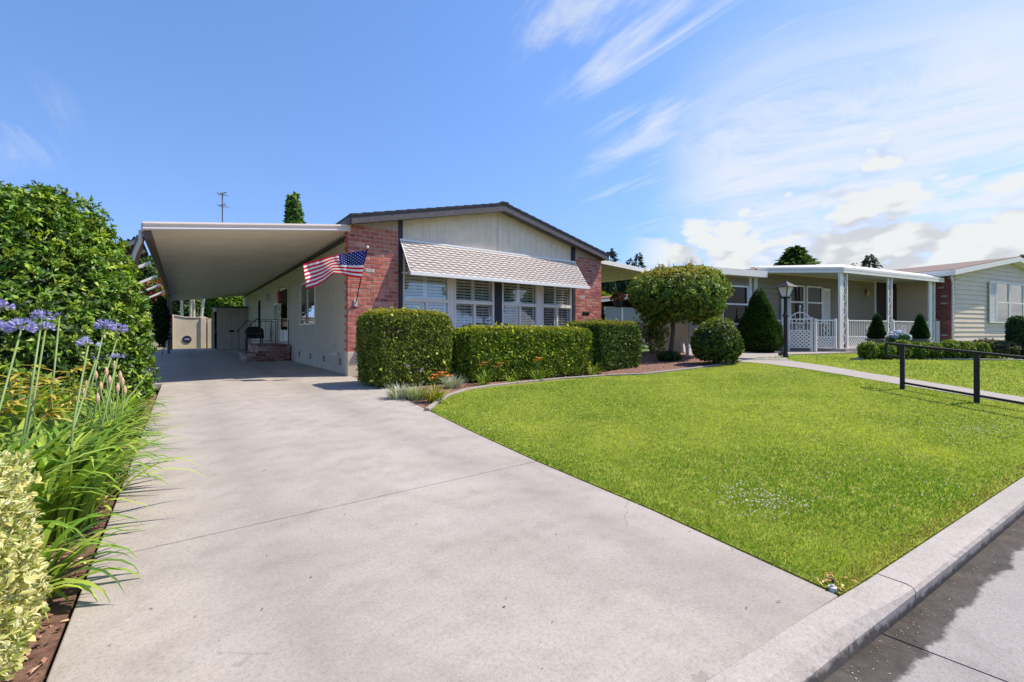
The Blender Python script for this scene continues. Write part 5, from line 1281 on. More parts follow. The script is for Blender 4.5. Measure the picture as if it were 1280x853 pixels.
for px, lab, sc in ((1096, 'potted cone topiary left of the middle porch post', 1), (1150, 'potted cone topiary right of the blue-white hydrangea', .97)):
    dd = 14.6 if px < 1110 else 15.6; q = atD(px, 415, dd); k = dd/F
    t = conifer('potted_topiary', lab, px, dd, 426, 391.5, 17.5, 5200, [(.025, .08, .02), (.04, .11, .025), (.018, .05, .015)], 'cone topiaries in wooden planters before the porch', L=.06, catg='potted plant')
    zt = H+(YH-426)*k+.04; w_ = 9.5*k
    b = MB(); b.prism([(q.x-w_*.85, q.y-w_*.85, .28), (q.x+w_*.85, q.y-w_*.85, .28), (q.x+w_*.85, q.y+w_*.85, .28), (q.x-w_*.85, q.y+w_*.85, .28)], (0, 0, zt-.31)); b.box(q.x-w_, q.x+w_, q.y-w_, q.y+w_, zt-.03, zt+.02); b.build('planter', M['wood'], t, bevel=.01)
# hydrangea
q = atD(1123, 415, 13.6); k = 13.6/F; zc_ = H+(YH-422)*k
t = thing('hydrangea', 'pale blue and white hydrangea in a green pot before the porch railing', 'potted plant', (q.x, q.y, .3))
n_ = 900; D = rdirs(n_*2); D = D[D[:, 2] > -.1][:n_]; n_ = len(D)
crown('foliage', M['leaf'], t, (q.x, q.y, zc_-.05), (.26, .26, .16), 260, .08, .6, [(.05, .13, .03), (.08, .17, .04)], [1, 1], 4, seed=41)
hd = rdirs(60); hd = hd[hd[:, 2] > -.05][:24]; P = []; 
for h in hd:
    cD = rdirs(46); P.append(np.array([q.x, q.y, zc_])+h*np.array([.23, .23, .15])+cD*.06)
P = np.concatenate(P); nn_ = len(P); fn = rdirs(nn_); C = pick([(.62, .68, .80), (.75, .78, .82), (.50, .58, .78)], [2, 2, 1], nn_, .06)
V, Fc, Ct = kites(P, np.cross(fn, rdirs(nn_)), fn, .05, .045, C); nmesh('flowers', V, Fc, M['petal'], Ct, t)
b = MB(); b.lathe((q.x, q.y, .28), [(.12, 0), (.17, .03), (.20, zc_-.42), (.215, zc_-.40), (.215, zc_-.36), (.18, zc_-.37)], 14); b.build('pot', plain('green_pot', (.10, .17, .14), .4), t)
# low yellow-green border shrubs at the neighbour's front
lst = [(1086, 22), (1107, 21), (1128, 22), (1147, 20), (1167, 21), (1187, 21), (1206, 20), (1224, 19)]
words = ['first of the row, beside the porch slab', 'below the left cone topiary', 'under the pale blue hydrangea', 'under the right cone topiary', 'below the last porch post', 'at the foot of the brick corner', 'below the grey lap siding', 'last of the row, under the gable window']
for j, ((px, w_), wd) in enumerate(zip(lst, words)):
    bush('border_shrub', 'yellow-green border shrub, '+wd, px, 449.2, 428.5+1.6*math.sin(j*2.1), w_+2, [(.17, .26, .025), (.10, .19, .02), (.05, .11, .015), (.24, .31, .04)], [3, 3, 1, 1], 620, .055, 5, seed=50+j, group='yellow-green shrubs along the neighbour\'s border', deep=.8, power=2.3, toptint=((.26, .31, .03), .5))
bush('pinkish_shrub', 'low brownish-pink shrub beside the column shrubs', 1255, 447, 427.5, 26, [(.15, .12, .06), (.12, .16, .04), (.2, .13, .09)], [2, 2, 1], 520, .055, 5, seed=61)
bush('yellow_plant', 'low bright yellow cushion plant at the border edge', 1242, 450, 444, 17, [(.35, .38, .02), (.25, .32, .02)], [2, 1], 420, .04, 5, seed=62, catg='plant')
bush('pinkish_shrub', 'dusty pink-green shrub right below the gable window', 1232, 443, 424.5, 24, [(.19, .13, .11), (.14, .15, .06), (.10, .14, .04)], [2, 2, 2], 420, .055, 5, dd=12.7, seed=63)
for px, w_, lab in ((1270.5, 17, 'clipped dark green column shrub in front of the gable window'), (1287, 17, 'dark green column shrub cut by the right frame edge')):
    bush('column_shrub', lab, px, 447.5, 398, w_, [(.035, .10, .02), (.02, .06, .014), (.05, .13, .025)], [2, 2, 1], 1500, .045, 5, dd=12.2, seed=int(px), power=4.0, bumps=.03, group='clipped column shrubs at the right')
# ---- distant trees
def farconifer(px, dd, pyt, wpx, n, label, L, cols=((.05, .095, .06), (.075, .12, .07), (.03, .065, .045))): conifer('conifer', label, px, dd, None, pyt, wpx, n, list(cols), 'distant conifers behind the houses', False, L)
farconifer(994, 58, 309, 150, 9000, 'bushy dark conifer rising behind the neighbour\'s porch roof', 1.0, ((.09, .17, .045), (.13, .21, .055), (.05, .10, .03)))
farconifer(1087, 85, 318, 80, 1500, 'sparse grey-green conifer top above the middle of the porch roof', 1.0, ((.12, .14, .11), (.08, .105, .085)))
farconifer(1069, 95, 327, 40, 500, 'tiny tree tip above the porch roof beside the grey-green conifer', 1.0, ((.05, .07, .05),))
farconifer(1283, 60, 318, 110, 3600, 'conifer at the right frame edge behind the gable peak', .7, ((.03, .07, .02), (.05, .10, .03)))
farconifer(763, 75, 312, 60, 1400, 'dark conifer top just right of the main roof\'s right end', 1.0)
farconifer(788, 80, 322, 30, 800, 'smallest conifer tip above the side carport fascia', .9)
farconifer(798, 82, 317, 44, 1200, 'pointed dark conifer tip next to the round-topped tree', .9)
def fartree(px, dd, pyt, pyb, wpx, n, label, L, cols, seed, name='broadleaf_tree', mat='leaf_dull', group='leafy trees behind the houses', toptint=None):
    q = atD(px, 415, dd); q.z = 0; k = dd/F; zt = H+(YH-pyt)*k; zb = max(.3, H+(YH-pyb)*k)
    t = thing(name, label, 'tree', q, group)
    c = (q.x, q.y, (zt+zb)/2)
    b = MB(); b.tube([(q.x, q.y, -.2), (q.x+.1, q.y, zb), (q.x, q.y, zt-.3)], [.03*wpx*k, .025*wpx*k, .03], 7); b.build('trunk', M['bark'], t)
    crown('crown', M[mat], t, c, (wpx*k/2, wpx*k/2, (zt-zb)/2), n, L, .6, cols, [1]*len(cols), 5, .5, .16, 2.8, lo=-1, seed=seed, core_s=.6, toptint=toptint)
DK = [(.02, .045, .025), (.03, .065, .03), (.045, .085, .03)]
fartree(757, 44, 347, 395, 22, 700, 'dark leafy tree against the right brick corner, under the side carport roof', .45, DK, 71)
fartree(781, 47, 346, 395, 22, 700, 'dark leafy tree under the side carport roof, left of the round-topped tree', .45, DK, 72)
fartree(812, 48, 348, 395, 36, 700, 'dark leafy tree mostly hidden behind the round-topped tree', .45, DK, 73)
fartree(755, 30, 366, 400, 14, 260, 'bright yellow-green small tree beside the far garage roof', .3, [(.25, .33, .03), (.16, .26, .03)], 74)
conifer('cypress', 'narrow green cypress right behind the brick corner', 752.5, 17.5, None, 376, 9, 2600, [(.06, .13, .025), (.10, .17, .03), (.035, .09, .02)], L=.09, mat='leaf_dull')
fartree(368, 40, 250, 330, 19, 1500, 'pointed green tree top poking above the carport roof', .38, [(.12, .24, .04), (.20, .30, .05), (.06, .12, .05)], 75)
GR = [(.10, .15, .05), (.16, .20, .07), (.06, .10, .04)]
for px, dd, yt, yb, w_, lab in ((222, 46, 360, 402, 46, 'grey-green gum tree behind the left end of the tan wall'), (252, 50, 352, 402, 50, 'grey-green gum tree behind the middle of the tan wall'), (285, 44, 368, 400, 36, 'bright leafy tree behind the shed roof')):
    fartree(px, dd, yt, yb, w_, 1100, lab, .42, GR if px < 280 else [(.16, .26, .03), (.10, .19, .03)], int(px))
for px0, px1, dd, lab in ((226, 227, 39, 'single slim pale gum trunk behind the tan wall'), (236, 238.5, 40, 'pale gum trunk behind the tan wall, left of a close pair'), (241, 242, 40.5, 'pale gum trunk behind the tan wall, right of a close pair'), (246, 254, 39, 'leaning pale gum trunk behind the tan wall')):
    p0, p1 = atD(px0, 415, dd), atD(px1, 378, dd); p0.z = 0; t = thing('gum_tree', lab, 'tree', p0, 'pale gum trunks behind the wall')
    b = MB(); b.tube([p0+Vector((0, 0, -.2)), p0*.5+p1*.5+Vector((.05, 0, 0)), p1, p1+(p1-p0)*.6], [.17, .13, .11, .05], 8); b.build('trunk', M['palebark'], t, True)
    tp_ = p1+(p1-p0)*.6; crown('crown', M['leaf_dull'], t, tuple(tp_), (1.6, 1.6, 1.2), 260, .32, .35, GR, [1, 1, 1], 4, .7, .3, 2.5, lo=-1, seed=int(px0), core_s=.3)
fartree(190, 21, 352, 378, 20, 500, 'red-flowering tree beside the carport\'s left beam', .16, [(.36, .06, .05), (.08, .13, .03), (.38, .16, .06), (.10, .16, .04)], 81, 'flowering_tree')
fartree(176, 40, 318, 402, 60, 1500, 'green gum tree seen through the patio cover rafters', .4, [(.06, .13, .03), (.10, .17, .04), (.04, .08, .025)], 82)
fartree(201, 18.5, 372, 432, 16, 700, 'dark upright shrub tucked beside the far carport post', .12, [(.015, .035, .012), (.025, .055, .016)], 83, 'dark_shrub', group=None)
t0 = G(192, 437, 0)
# hanging flower basket on the right carport
q = atD(772.5, 380, 17.0); t = thing('hanging_basket', 'small dark hanging basket of orange-pink flowers under the side carport roof', 'hanging basket', q)
zt = H+(YH-376)*17/F; b = MB(); b.lathe((q.x, q.y, zt-.26), [(.10, 0), (.17, .10), (.19, .25), (.17, .25)], 12); b.build('basket', M['blackmat'], t)
b = MB(); [b.tube([(q.x+.17*math.cos(a), q.y+.17*math.sin(a), zt), (q.x, q.y, zt+.5)], .006, 4) for a in (0, 2.1, 4.2)]; b.tube([(q.x, q.y, zt+.5), (q.x, q.y, rz(q.x)-.0)], .006, 4); b.build('wire', M['black'], t)
crown('foliage', M['leaf'], t, (q.x, q.y, zt+.1), (.24, .24, .16), 160, .09, .6, [(.45, .14, .07), (.55, .25, .2), (.08, .16, .03), (.4, .2, .05)], [1, 1, 1, 1], 4, seed=91)
# ================================================================== LEFT BED
# variegated euonymus in the near corner
t = thing('variegated_shrub', 'cream and green variegated shrub in the near left corner by the driveway', 'shrub', (-.85, 1.75, -.02))
n_ = 23000; D = rdirs(n_*2); D = D[D[:, 2] > -.5][:n_]; n_ = len(D); pw = 3.0
D2 = D/(np.sum(np.abs(D)**pw, 1, keepdims=True)**(1/pw)); bb = 1+.06*vnoise(D, 3, 4)+.05*vnoise(D, 8, 6)
cV, rV = np.array([-.84, 1.78, .26]), np.array([.47, .74, .40])
P = cV+D2*rV*(bb*(1-.16*rng.random(n_)**2))[:, None]; Nn = unit(D/rV+np.array([0, 0, .6]))
rev = vnoise(P, 4.5, 8) > .95
U = unit(Nn*.55+rdirs(n_)*.9); fn = unit(Nn+rdirs(n_)*.9); Lv = np.where(rev, .050, .026)*rng.uniform(.7, 1.25, n_)
Cm = np.where(rev[:, None], pick([(.10, .22, .02), (.06, .16, .018)], [1, 1], n_, .2), pick([(.34, .38, .10), (.52, .48, .17), (.15, .24, .045)], [2, 1, 2], n_, .25))
Ce = np.where(rev[:, None], Cm*1.1, pick([(.90, .79, .44), (.80, .70, .28), (.92, .84, .60), (.40, .44, .12)], [3, 2, 2, 2], n_, .12))
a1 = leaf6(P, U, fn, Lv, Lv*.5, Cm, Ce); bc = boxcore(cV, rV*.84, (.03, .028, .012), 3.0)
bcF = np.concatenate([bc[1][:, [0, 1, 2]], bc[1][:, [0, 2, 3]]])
V, Fc, Ct = cat([a1, (bc[0], bcF, bc[2])]); nmesh('foliage', V, Fc, M['leaf'], Ct, t)
b = MB()
for k in range(5): a = k*1.3; b.tube([(-.83+.05*math.cos(a), 1.78+.1*math.sin(a), -.05), (-.83+.2*math.cos(a), 1.78+.35*math.sin(a), .35)], [.012, .005], 6)
b.build('stem', M['bark'], t)
# agapanthus clumps
AG = [(.24, .37, .04), (.14, .27, .03), (.36, .46, .07), (.06, .14, .022)]
def clump(label, x, y, n, L, W_, heads=(), cols=AG, name='agapanthus', lean=.55, droop=1.0, catg='flowering plant', r=.11, group=None, z=-.03, tipc=None, mat='leaf', w=None):
    x -= .07 if name == 'agapanthus' else 0
    t = thing(name, label, catg, (x, y, z), group)
    n = int(n*(2.3 if name == 'agapanthus' else 1)); W_ = W_*(1.4 if name == 'agapanthus' else 1); r = r*(1.5 if name == 'agapanthus' else 1); az = rng.uniform(0, 2*math.pi, n); rr = r*np.sqrt(rng.random(n)); P = np.stack([x+rr*np.cos(az), y+rr*np.sin(az), np.full(n, z)], 1)
    C = pick(cols, w or [3, 3, 2, 1][:len(cols)], n, .18); ln = L*((.82 if lean > .6 else 1.12) if name == 'agapanthus' else 1)*rng.uniform(.65, 1.15, n)
    V, Fc, Ct = straps(P, az+rng.normal(0, .35, n), ln, W_*rng.uniform(.75, 1.2, n), np.clip(rng.normal(lean*(.36 if name == 'agapanthus' and lean < .6 else .58), .27, n), .03, 1.25), C, 7, droop, tipc=None if tipc is None else np.tile(tipc, (n, 1)))
    nmesh('leaves', V, Fc, M[mat], Ct, t, True)
    for hd_ in heads:
        px, py, dd, size, kind = hd_
        p = atD(px, py, dd); size *= .64; b0 = Vector((x+random.uniform(-.06, .06), y+random.uniform(-.06, .06), z)); md = b0*.5+p*.5+Vector((random.uniform(-.02, .02), random.uniform(-.02, .02), .05))
        b = MB(); b.tube([b0, md, p], [.0065, .0055, .0045], 7, 0, (.20, .28, .09)); sm_ = b.build('flower_stem', plain('stem_green', (.17, .25, .07), .5) if 'stem_green' not in bpy.data.materials else bpy.data.materials['stem_green'], t, True)
        nf = {'full': 30, 'half': 17, 'bud': 9}[kind]
        D = rdirs(nf*3); D[:, 2] *= .8; D = unit(D); D = D[D[:, 2] > (-.2 if kind == 'full' else .0)][:nf]; nf = len(D); pv = np.array(p)
        parts = []
        # pedicels
        Pe = np.repeat(pv[None], nf, 0); cr = rdirs(nf)
        parts.append(kites(Pe, D, cr, size*.62, .004, pick([(.25, .30, .14), (.30, .28, .30)], [1, 1], nf, .1), 0))
        c0 = pv+D*size*.55
        for s_ in range(6):
            ax = unit(np.cross(D, cr)); ay = np.cross(D, ax); a = s_*math.pi/3; out_ = ax*math.cos(a)+ay*math.sin(a)
            U_ = unit(D*.95+out_*(.55 if kind != 'bud' else .15)); cc2 = pick([(.40, .39, .74), (.54, .53, .80), (.28, .26, .62), (.68, .66, .84)], [3, 3, 2, 2], nf, .12)
            parts.append(kites(c0, U_, unit(out_+D*.2), size*.50, size*.13, cc2, .15, .6))
        parts.append(kites(Pe-D*.004, D, cr, size*.36, .016, pick([(.42, .40, .10), (.36, .36, .12)], [1, 1], nf, .15), .2))
        V, Fc, Ct = cat(parts); nmesh('flower_head', V, Fc, M['petal'], Ct, sm_)
    return t
clump('agapanthus clump with the tallest wide blue flower head, behind the variegated shrub', -.72, 2.95, 46, .62, .030, [(27, 411, 2.35, .095, 'full'), (-3, 412, 2.3, .085, 'full')])
clump('agapanthus clump with two overlapping pale blue heads, one above the other', -.62, 3.45, 44, .60, .030, [(52.5, 398, 2.55, .085, 'half'), (57, 412, 2.7, .08, 'half')])
clump('agapanthus clump with a slim half-closed bud stem between two pairs of flowers', -.66, 3.95, 40, .6, .030, [(74.5, 396, 2.95, .05, 'bud')])
clump('agapanthus clump with one low blue flower head and a closed bud just below', -.46, 3.15, 44, .58, .028, [(110.5, 431, 2.6, .085, 'half'), (120, 450, 2.75, .04, 'bud')])
clump('agapanthus clump with two blue heads side by side against the laurel', -.52, 4.25, 44, .6, .030, [(131, 408, 3.35, .10, 'full'), (150, 413, 3.45, .09, 'full')])
clump('agapanthus clump with a single half-open bud head beside peach-coloured seed stalks', -.44, 3.75, 40, .55, .027, [(147, 447, 3.05, .06, 'half')])
clump('leafy agapanthus clump spilling over the driveway with a small pale flower low down', -.5, 5.7, 52, .66, .032, [(185, 465, 4.7, .07, 'bud')], lean=.75)
clump('arching flowerless agapanthus clump nearest the carport, below the laurel', -.50, 6.5, 54, .68, .032, lean=.75)
clump('flowerless agapanthus clump between the bud-headed and the spilling ones', -.56, 4.95, 46, .64, .030, lean=.65)
clump('low strap-leaved clump arching over the mulch right beside the variegated shrub', -.50, 2.45, 40, .50, .024, lean=.95, droop=1.15)
clump('agapanthus clump under the laurel with one blue head at the frame edge', -1.35, 4.4, 56, .7, .032, [(4, 384, 3.0, .09, 'full')])
clump('dark green strap-leaved clump at the back of the bed, close to the laurel', -1.05, 5.6, 56, .72, .034)
clump('strap-leaved clump behind the yellow rosettes', -1.3, 3.2, 50, .66, .03)
# yellow leaved rosettes
def rosette(label, px, py, dd, n, size):
    p = atD(px, py, dd); x, y = p.x, p.y; t = thing('yellow_lily', label, 'plant', (x, y, -.03), 'yellow-leaved lilies in the left bed')
    b = MB(); b.tube([(x, y, -.05), (x+.02, y, p.z*.5), tuple(p)], [.007, .006, .005], 6); b.build('stem', bpy.data.materials['stem_green'], t)
    P = np.array(p)+np.stack([np.zeros(n), np.zeros(n), rng.uniform(-.22, .03, n)], 1); a = rng.uniform(0, 6.28, n)
    U = np.stack([np.cos(a), np.sin(a), rng.uniform(-.25, .5, n)], 1); Cc = pick([(.55, .42, .06), (.62, .50, .14), (.45, .40, .05), (.40, .24, .10)], [3, 2, 2, 1], n, .15)
    V, Fc, Ct = leaf6(P, U, np.tile([[0, 0, 1.]], (n, 1)), size*rng.uniform(.7, 1.2, n), .022, Cc, Cc*.9); nmesh('leaves', V, Fc, M['leaf'], Ct, t)
rosette('yellow lily rosette at the frame edge, left of the tallest blue flowers', 12, 478, 2.75, 42, .12)
rosette('yellow lily rosette between the two tall flower stems', 38, 462, 2.9, 46, .12)
rosette('orange-tinged yellow lily rosette right of the tall flower stems', 63, 484, 2.8, 44, .12)
rosette('small yellow lily rosette in front of the bud stem', 92, 466, 3.1, 40, .11)
# spent flower stalks
p0 = atD(140, 500, 3.1); t = thing('seed_stalks', 'cluster of dry peach-coloured seed pods on thin stalks by the driveway edge', 'plant', (p0.x, p0.y, -.03))
b = MB(); pods = []
for (px, py) in ((120, 474), (126, 488), (133, 470), (137, 480), (150, 474), (153, 482), (122, 503), (108, 486), (143, 462), (156, 492), (105, 497), (147, 490)):
    q = atD(px, py, 3.1+random.uniform(-.15, .25)); b.tube([(p0.x+random.uniform(-.06, .06), p0.y+random.uniform(-.06, .06), -.04), tuple(q)], .0035, 5); pods.append(q)
b.build('stalk', bpy.data.materials['stem_green'], t); pm = plain('peach_pod', (.60, .40, .25), .8, .2, 30)
for q in pods: b2 = MB(); b2.lathe(q, [(.004, -.01), (.011, .012), (.012, .032), (.006, .055), (.002, .062)], 7, 0); b2.build('seed_pod', pm, t)
# corner planting at the driveway and the hedge
SIL = [(.42, .45, .34), (.34, .38, .27), (.50, .50, .40)]
def tuft(label, px, py, n, L, cols, name='silver_tuft', lean=.7):
    q = G(px, py, 0); clump(label, q.x, q.y, n, L, .010, cols=cols, name=name, lean=lean, droop=.6, catg='plant', r=.14, z=0, mat='leaf_dull', w=[1]*len(cols))
tuft('silver-grey grassy tuft at the driveway edge in front of the tall hedge', 499, 498, 260, .26, SIL)
tuft('green-tipped silver tuft beside the yellow daylily', 522, 499, 260, .27, [(.30, .38, .16), (.42, .45, .32), (.22, .30, .10)])
tuft('pale silver-grey tuft behind the orange daylily, near the hedge gap', 566, 485, 240, .27, SIL)
def daylily(label, px, py, n, L, fl, cols=((.16, .28, .02), (.26, .34, .03), (.08, .18, .02)), fcol=((.62, .16, .03), (.70, .28, .05))):
    q = G(px, py, 0); t = clump(label, q.x, q.y, n, L, .019, cols=list(cols), name='daylily', lean=.7, r=.09, group='daylilies at the foot of the hedges', z=0, w=[1]*len(cols))
    d = q.x*sn+q.y*cs
    for (fx, fy_) in fl:
        p = atD(fx, fy_, d); b = MB(); b.tube([(q.x, q.y, 0), tuple((Vector((q.x, q.y, .1))+p)/2), tuple(p)], .005, 5); s_ = b.build('flower_stem', bpy.data.materials['stem_green'], t)
        n_ = 6; a = np.arange(6)*math.pi/3; U = np.stack([np.cos(a), np.sin(a), np.full(6, .55)], 1); C = pick(fcol, [1]*len(fcol), 6, .1)
        V, Fc, Ct = leaf6(np.tile(np.array(p), (6, 1)), U, np.tile([[0, 0, 1.]], (6, 1)), .10, .04, C, C); nmesh('flower', V, Fc, M['petal'], Ct, s_)
daylily('yellow-green daylily with orange flowers at the driveway corner', 543, 503, 80, .34, [(546, 471), (553, 468), (541, 475), (560, 472)], ((.32, .36, .02), (.22, .33, .02), (.42, .36, .04)))
daylily('daylily with dull orange flowers at the left foot of the long hedge', 605, 481.5, 46, .42, [(602, 458), (607, 455), (622, 460), (625, 456)], fcol=((.40, .14, .05), (.48, .2, .06)))
daylily('daylily with one bright orange-red flower in the middle of the long hedge', 671, 476, 52, .42, [(674, 449), (671, 452)])
daylily('flowerless yellowish daylily at the right foot of the long hedge', 741, 470.5, 56, .44, [], ((.26, .32, .03), (.15, .25, .025), (.34, .33, .06)))
daylily('small flowerless daylily between the two flowering ones at the long hedge', 640, 479, 26, .28, [])
q = G(483, 484, 0); t = thing('society_garlic', 'thin stems with small mauve flowers in front of the tall hedge', 'flowering plant', (q.x, q.y, 0))
b = MB(); hv = []
for (px, py) in ((471, 472), (474, 469), (478, 470), (482, 471), (486, 469), (510, 458), (513, 463), (527, 464), (499, 474)):
    p = atD(px, py, (q.x*sn+q.y*cs)-.1+random.uniform(-.1, .1)); b.tube([(q.x+(px-483)*.008, q.y-(px-483)*.004, 0), tuple(p)], .0035, 5); hv.append(p)
b.build('flower_stem', bpy.data.materials['stem_green'], t)
P = np.concatenate([np.array(p)+rdirs(10)*.012 for p in hv]); n_ = len(P); U = rdirs(n_)+np.array([0, 0, .4])
V, Fc, Ct = kites(P, U, rdirs(n_), .05, .02, pick([(.50, .33, .62), (.62, .48, .70)], [1, 1], n_, .1)); nmesh('flowers', V, Fc, M['petal'], Ct, t)
# bark chips
n_ = 6500; P = np.stack([rng.uniform(-1.6, -.34, n_), .8+7*rng.random(n_)**1.6, np.zeros(n_)], 1); P[:, 2] = -.014+rng.uniform(0, .012, n_)
U = rdirs(n_)*np.array([1, 1, .25]); fn = unit(np.array([0, 0, 1])+rdirs(n_)*.45)
V, Fc, Ct = kites(P, U, fn, rng.uniform(.018, .05, n_), rng.uniform(.008, .02, n_), pick([(.34, .18, .13), (.42, .24, .17), (.55, .38, .27), (.16, .085, .06), (.62, .48, .36)], [3, 3, 2, 2, 1], n_, .2), .1, .5)
tag(nmesh('bark_chips', V, Fc, M['chip'], Ct), 'reddish bark chips over the left bed', kind='stuff')
n_ = 5000; P = np.stack([rng.uniform(2.6, 14.5, n_), rng.uniform(4.9, 9.9, n_), np.zeros(n_)], 1)
pb = np.array([(p[0], p[1]) for p in bed2]); pc_ = np.array([(p[0], p[1]) for p in bed3]); P = P[inpoly(P, bed2) | inpoly(P, bed3)]; n_ = len(P); P[:, 2] = zg(P[:, 0])+rng.uniform(.002, .014, n_)
V, Fc, Ct = kites(P, rdirs(n_)*np.array([1, 1, .25]), unit(np.array([0, 0, 1])+rdirs(n_)*.45), rng.uniform(.03, .07, n_), rng.uniform(.012, .025, n_), pick([(.22, .12, .09), (.32, .18, .12), (.12, .06, .045), (.45, .33, .24)], [3, 3, 2, 1], n_, .2), .1, .5)
tag(nmesh('bark_chips', V, Fc, M['chip'], Ct), 'bark chips under the hedges and the round-topped tree', kind='stuff')
# hose
b = MB(); pts_ = [(-.362, .72, .0), (-.362, 1.0, .004), (-.366, 1.25, .010), (-.374, 1.42, .02), (-.42, 1.6, .05), (-.5, 1.75, .05)]
b.tube(pts_, .016, 10); o = b.build('garden_hose', M['hose'], None, True); tag(o, 'black irrigation hose along the driveway edge below the variegated shrub', 'hose')
# ================================================================== GRASS
def grass(name, poly, dens, seed, xr, yr, hmin, hmax, label, yellow=1.0, dmax=60):
    r = np.random.default_rng(seed); outP = []
    area = (xr[1]-xr[0])*(yr[1]-yr[0]); n0 = int(area*dens)
    P = np.stack([r.uniform(*xr, n0), r.uniform(*yr, n0)], 1); d = P[:, 0]*sn+P[:, 1]*cs; d = np.maximum(np.hypot(P[:, 0], P[:, 1])*.5+d*.5, .8)
    keep = r.random(n0) < np.minimum(1, (1.9/d)**1.55); P, d = P[keep], d[keep]
    ins = inpoly(P, poly); P, d = P[ins], d[ins]; n_ = len(P)
    nz1 = vnoise(P, .9, seed+1); nz2 = vnoise(P, 2.6, seed+2); nz3 = vnoise(P, 7, seed+3)
    w = np.clip(.55+.36*nz1+.26*nz2+.14*nz3, 0, 1)[:, None]*yellow
    edge = np.clip(1-(P[:, 0]-np.array([drx(y) if y < 5.2 else -9 for y in P[:, 1]]))/.45, 0, 1)[:, None]
    edge = np.maximum(edge, np.clip(1-(np.hypot(P[:, 0]-3.1, P[:, 1]-1.5))/1.2, 0, 1)[:, None]*.8)
    w = w*(1-.85*edge)
    C = np.array([[.20, .345, .04]])*(1-w)+np.array([[.51, .575, .11]])*w
    C = C*(1+.22*r.normal(size=(n_, 1))); dry = r.random((n_, 1)) < .05; C = np.clip(np.where(dry, np.array([[.42, .36, .14]]), C), .01, .8)
    sc = np.maximum(1, d/1.9)**.78
    h = r.uniform(hmin, hmax, n_)*(1+.12*nz3)*(1+.55*np.clip(1-(P[:, 0]-np.array([drx(y) if y < 5.2 else -9 for y in P[:, 1]]))/.10, 0, 1)); kb_ = np.array([kb(x) for x in P[:, 0]])
    C = np.where(((P[:, 1]-kb_)[:, None] < .05+.05*r.random((n_, 1))) & (r.random((n_, 1)) < .55), np.array([[.34, .27, .08]]), C)
    a = r.uniform(0, 6.28, n_); ln = np.clip(np.abs(r.normal(0, .75, n_)), 0, 1.35); U = np.stack([np.cos(a)*np.sin(ln), np.sin(a)*np.sin(ln), np.cos(ln)], 1)
    fn = np.stack([-np.sin(a), np.cos(a), .15*np.ones(n_)], 1)+.4*unit(r.normal(size=(n_, 3)))
    V, Fc, Ct = kites(np.concatenate([P, (zg(P[:, 0])-.004)[:, None]], 1), U, unit(fn), h, .0034*sc, C, .15, .35)
    tag(nmesh(name, V, Fc, M['grass'], Ct), label, kind='stuff'); return P
grass('grass', lawn1, 21000, 101, (1.9, 12.2), (.2, 6.6), .014, .031, 'short green and yellowish lawn grass beside the driveway')
grass('grass', lawn2, 6000, 102, (8.5, 25), (-1, 6.6), .03, .05, 'lawn grass beyond the walk in front of the neighbour house', .95)
# clover flowers
Pc = []
for (px, py, sx, sy, m_) in ((965, 638, 45, 16, 110), (925, 622, 35, 12, 60), (1230, 540, 45, 14, 110), (1150, 530, 60, 16, 50), (1090, 600, 120, 40, 50), (960, 470, 25, 6, 60), (900, 580, 120, 40, 25)):
    for _ in range(m_):
        q = G(px+random.gauss(0, sx*.55), py+random.gauss(0, sy*.55)); Pc.append(q)
Pc = [q for q in Pc if inpoly(np.array([[q.x, q.y]]), lawn1)[0]]
b = MB()
for q in Pc:
    s_ = random.uniform(.0025, .0052)*(1+.03*q.length); c = random.choice([(.74, .66, .50), (.66, .54, .42), (.78, .72, .58)]); b.lathe(q+Vector((0, 0, .036)), [(s_*.3, -s_), (s_*.95, -s_*.3), (s_*.8, s_*.5), (s_*.2, s_*.9)], 6, 0, c)
o = b.build('clover_flowers', M['chip']); tag(o, 'white clover flowers scattered through the lawn', kind='stuff')
# lawn sprinkler at the kerb corner and a few fallen leaves
q = G(1041, 738); t = thing('sprinkler_head', 'small pale sprinkler head in the bare lawn corner by the kerb', 'sprinkler', q)
b = MB(); b.lathe(q+Vector((0, .0, -.02)), [(.012, 0), (.012, .028), (.015, .029), (.015, .034), (.008, .036), (.006, .041)], 12); b.build('housing', M['stone'], t)
b = MB(); b.lathe(q+Vector((0, 0, .029)), [(.005, 0), (.005, .014), (.002, .016)], 8); b.build('nozzle', M['blackmat'], t)
n_ = 46; P = np.zeros((n_, 3)); P[:, 0] = q.x+rng.normal(0, .05, n_); P[:, 1] = q.y+.02+rng.normal(0, .035, n_); P = P[inpoly(P, lawn1)]; n_ = len(P); P[:, 2] = .012
V, Fc, Ct = kites(P, rdirs(n_)*np.array([1, 1, .3]), unit(np.array([0, 0, 1])+rdirs(n_)*.4), .03, .012, pick([(.5, .36, .12), (.4, .24, .10), (.55, .45, .2)], [1, 1, 1], n_, .15)); tag(nmesh('leaf_litter', V, Fc, M['chip'], Ct), 'dry leaves in the bare lawn corner', kind='stuff')
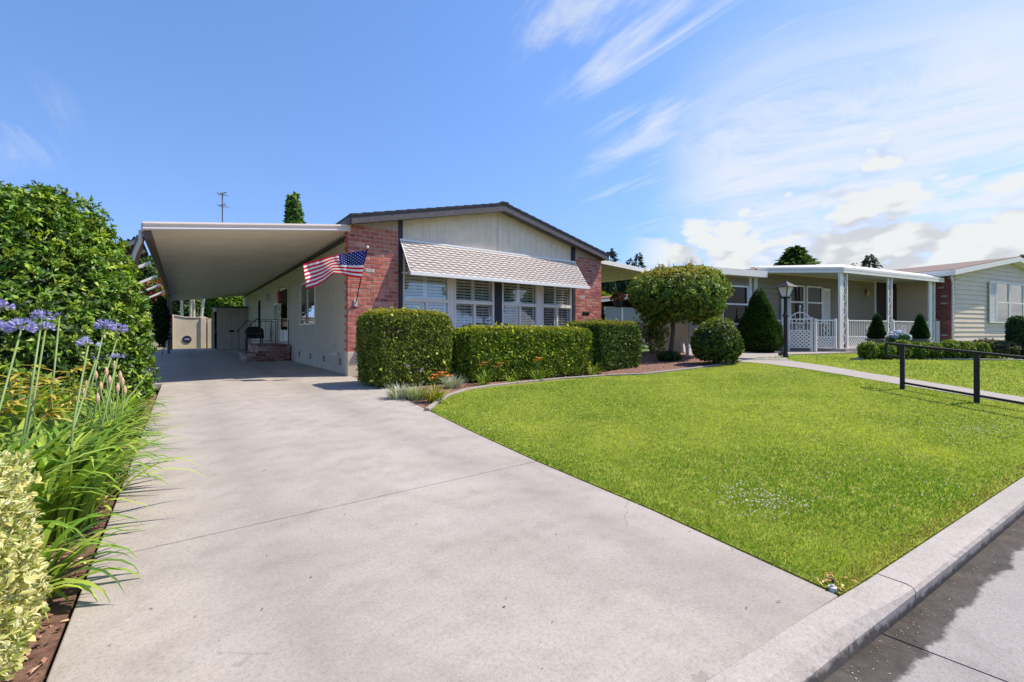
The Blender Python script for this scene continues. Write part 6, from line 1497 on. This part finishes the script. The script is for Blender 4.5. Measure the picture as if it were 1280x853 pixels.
# trees and a lawn strip over the street (they show only as reflections in the windows)
for x, y, h_, w_, lab in ((-9, -24, 9, 8, 'spreading green street tree over the road behind the viewpoint, left'), (3, -30, 11, 9, 'tall green street tree over the road behind the viewpoint, middle'), (16, -27, 8, 8, 'round green street tree over the road behind the viewpoint, right'), (30, -26, 10, 9, 'big green street tree over the road behind the viewpoint, far right')):
    t = thing('street_tree', lab, 'tree', (x, y, 0), 'street trees across the road')
    b = MB(); b.tube([(x, y, -.2), (x+.1, y, h_*.35), (x, y, h_*.7)], [.22, .18, .06], 8); b.build('trunk', M['bark'], t)
    crown('crown', M['leaf_dull'], t, (x, y, h_*.62), (w_/2, w_/2, h_*.38), 500, .5, .6, [(.08, .15, .03), (.05, .10, .02), (.12, .18, .04)], [1, 1, 1], 5, .4, .15, 2.6, lo=-1, seed=int(x+40))
# grit and bits in the gutter
n_ = 420; gx_ = rng.uniform(1.2, 5.5, n_); P = np.stack([gx_, kf(gx_)-.004-np.abs(rng.normal(0, .045, n_)), np.full(n_, STZ+.003)], 1)
V, Fc, Ct = kites(P, rdirs(n_)*np.array([1, 1, .15]), unit(np.array([0, 0, 1])+rdirs(n_)*.4), rng.uniform(.002, .010, n_), rng.uniform(.002, .005, n_), pick([(.30, .22, .12), (.42, .36, .25), (.10, .08, .06), (.5, .46, .4)], [2, 2, 3, 1], n_, .2), .1, .5)
tag(nmesh('gutter_grit', V, Fc, M['chip'], Ct), 'grit and leaf bits along the wet gutter', kind='stuff')
n_ = 90; P = np.stack([rng.uniform(-.2, 2.9, n_), .7+7*rng.random(n_)**1.5, np.full(n_, .004)], 1)
V, Fc, Ct = kites(P, rdirs(n_)*np.array([1, 1, .1]), unit(np.array([0, 0, 1])+rdirs(n_)*.3), rng.uniform(.006, .018, n_), rng.uniform(.004, .008, n_), pick([(.20, .15, .08), (.10, .08, .05), (.32, .26, .12)], [2, 2, 1], n_, .2), .1, .5)
tag(nmesh('driveway_litter', V, Fc, M['chip'], Ct), 'tiny leaf bits scattered on the driveway', kind='stuff')
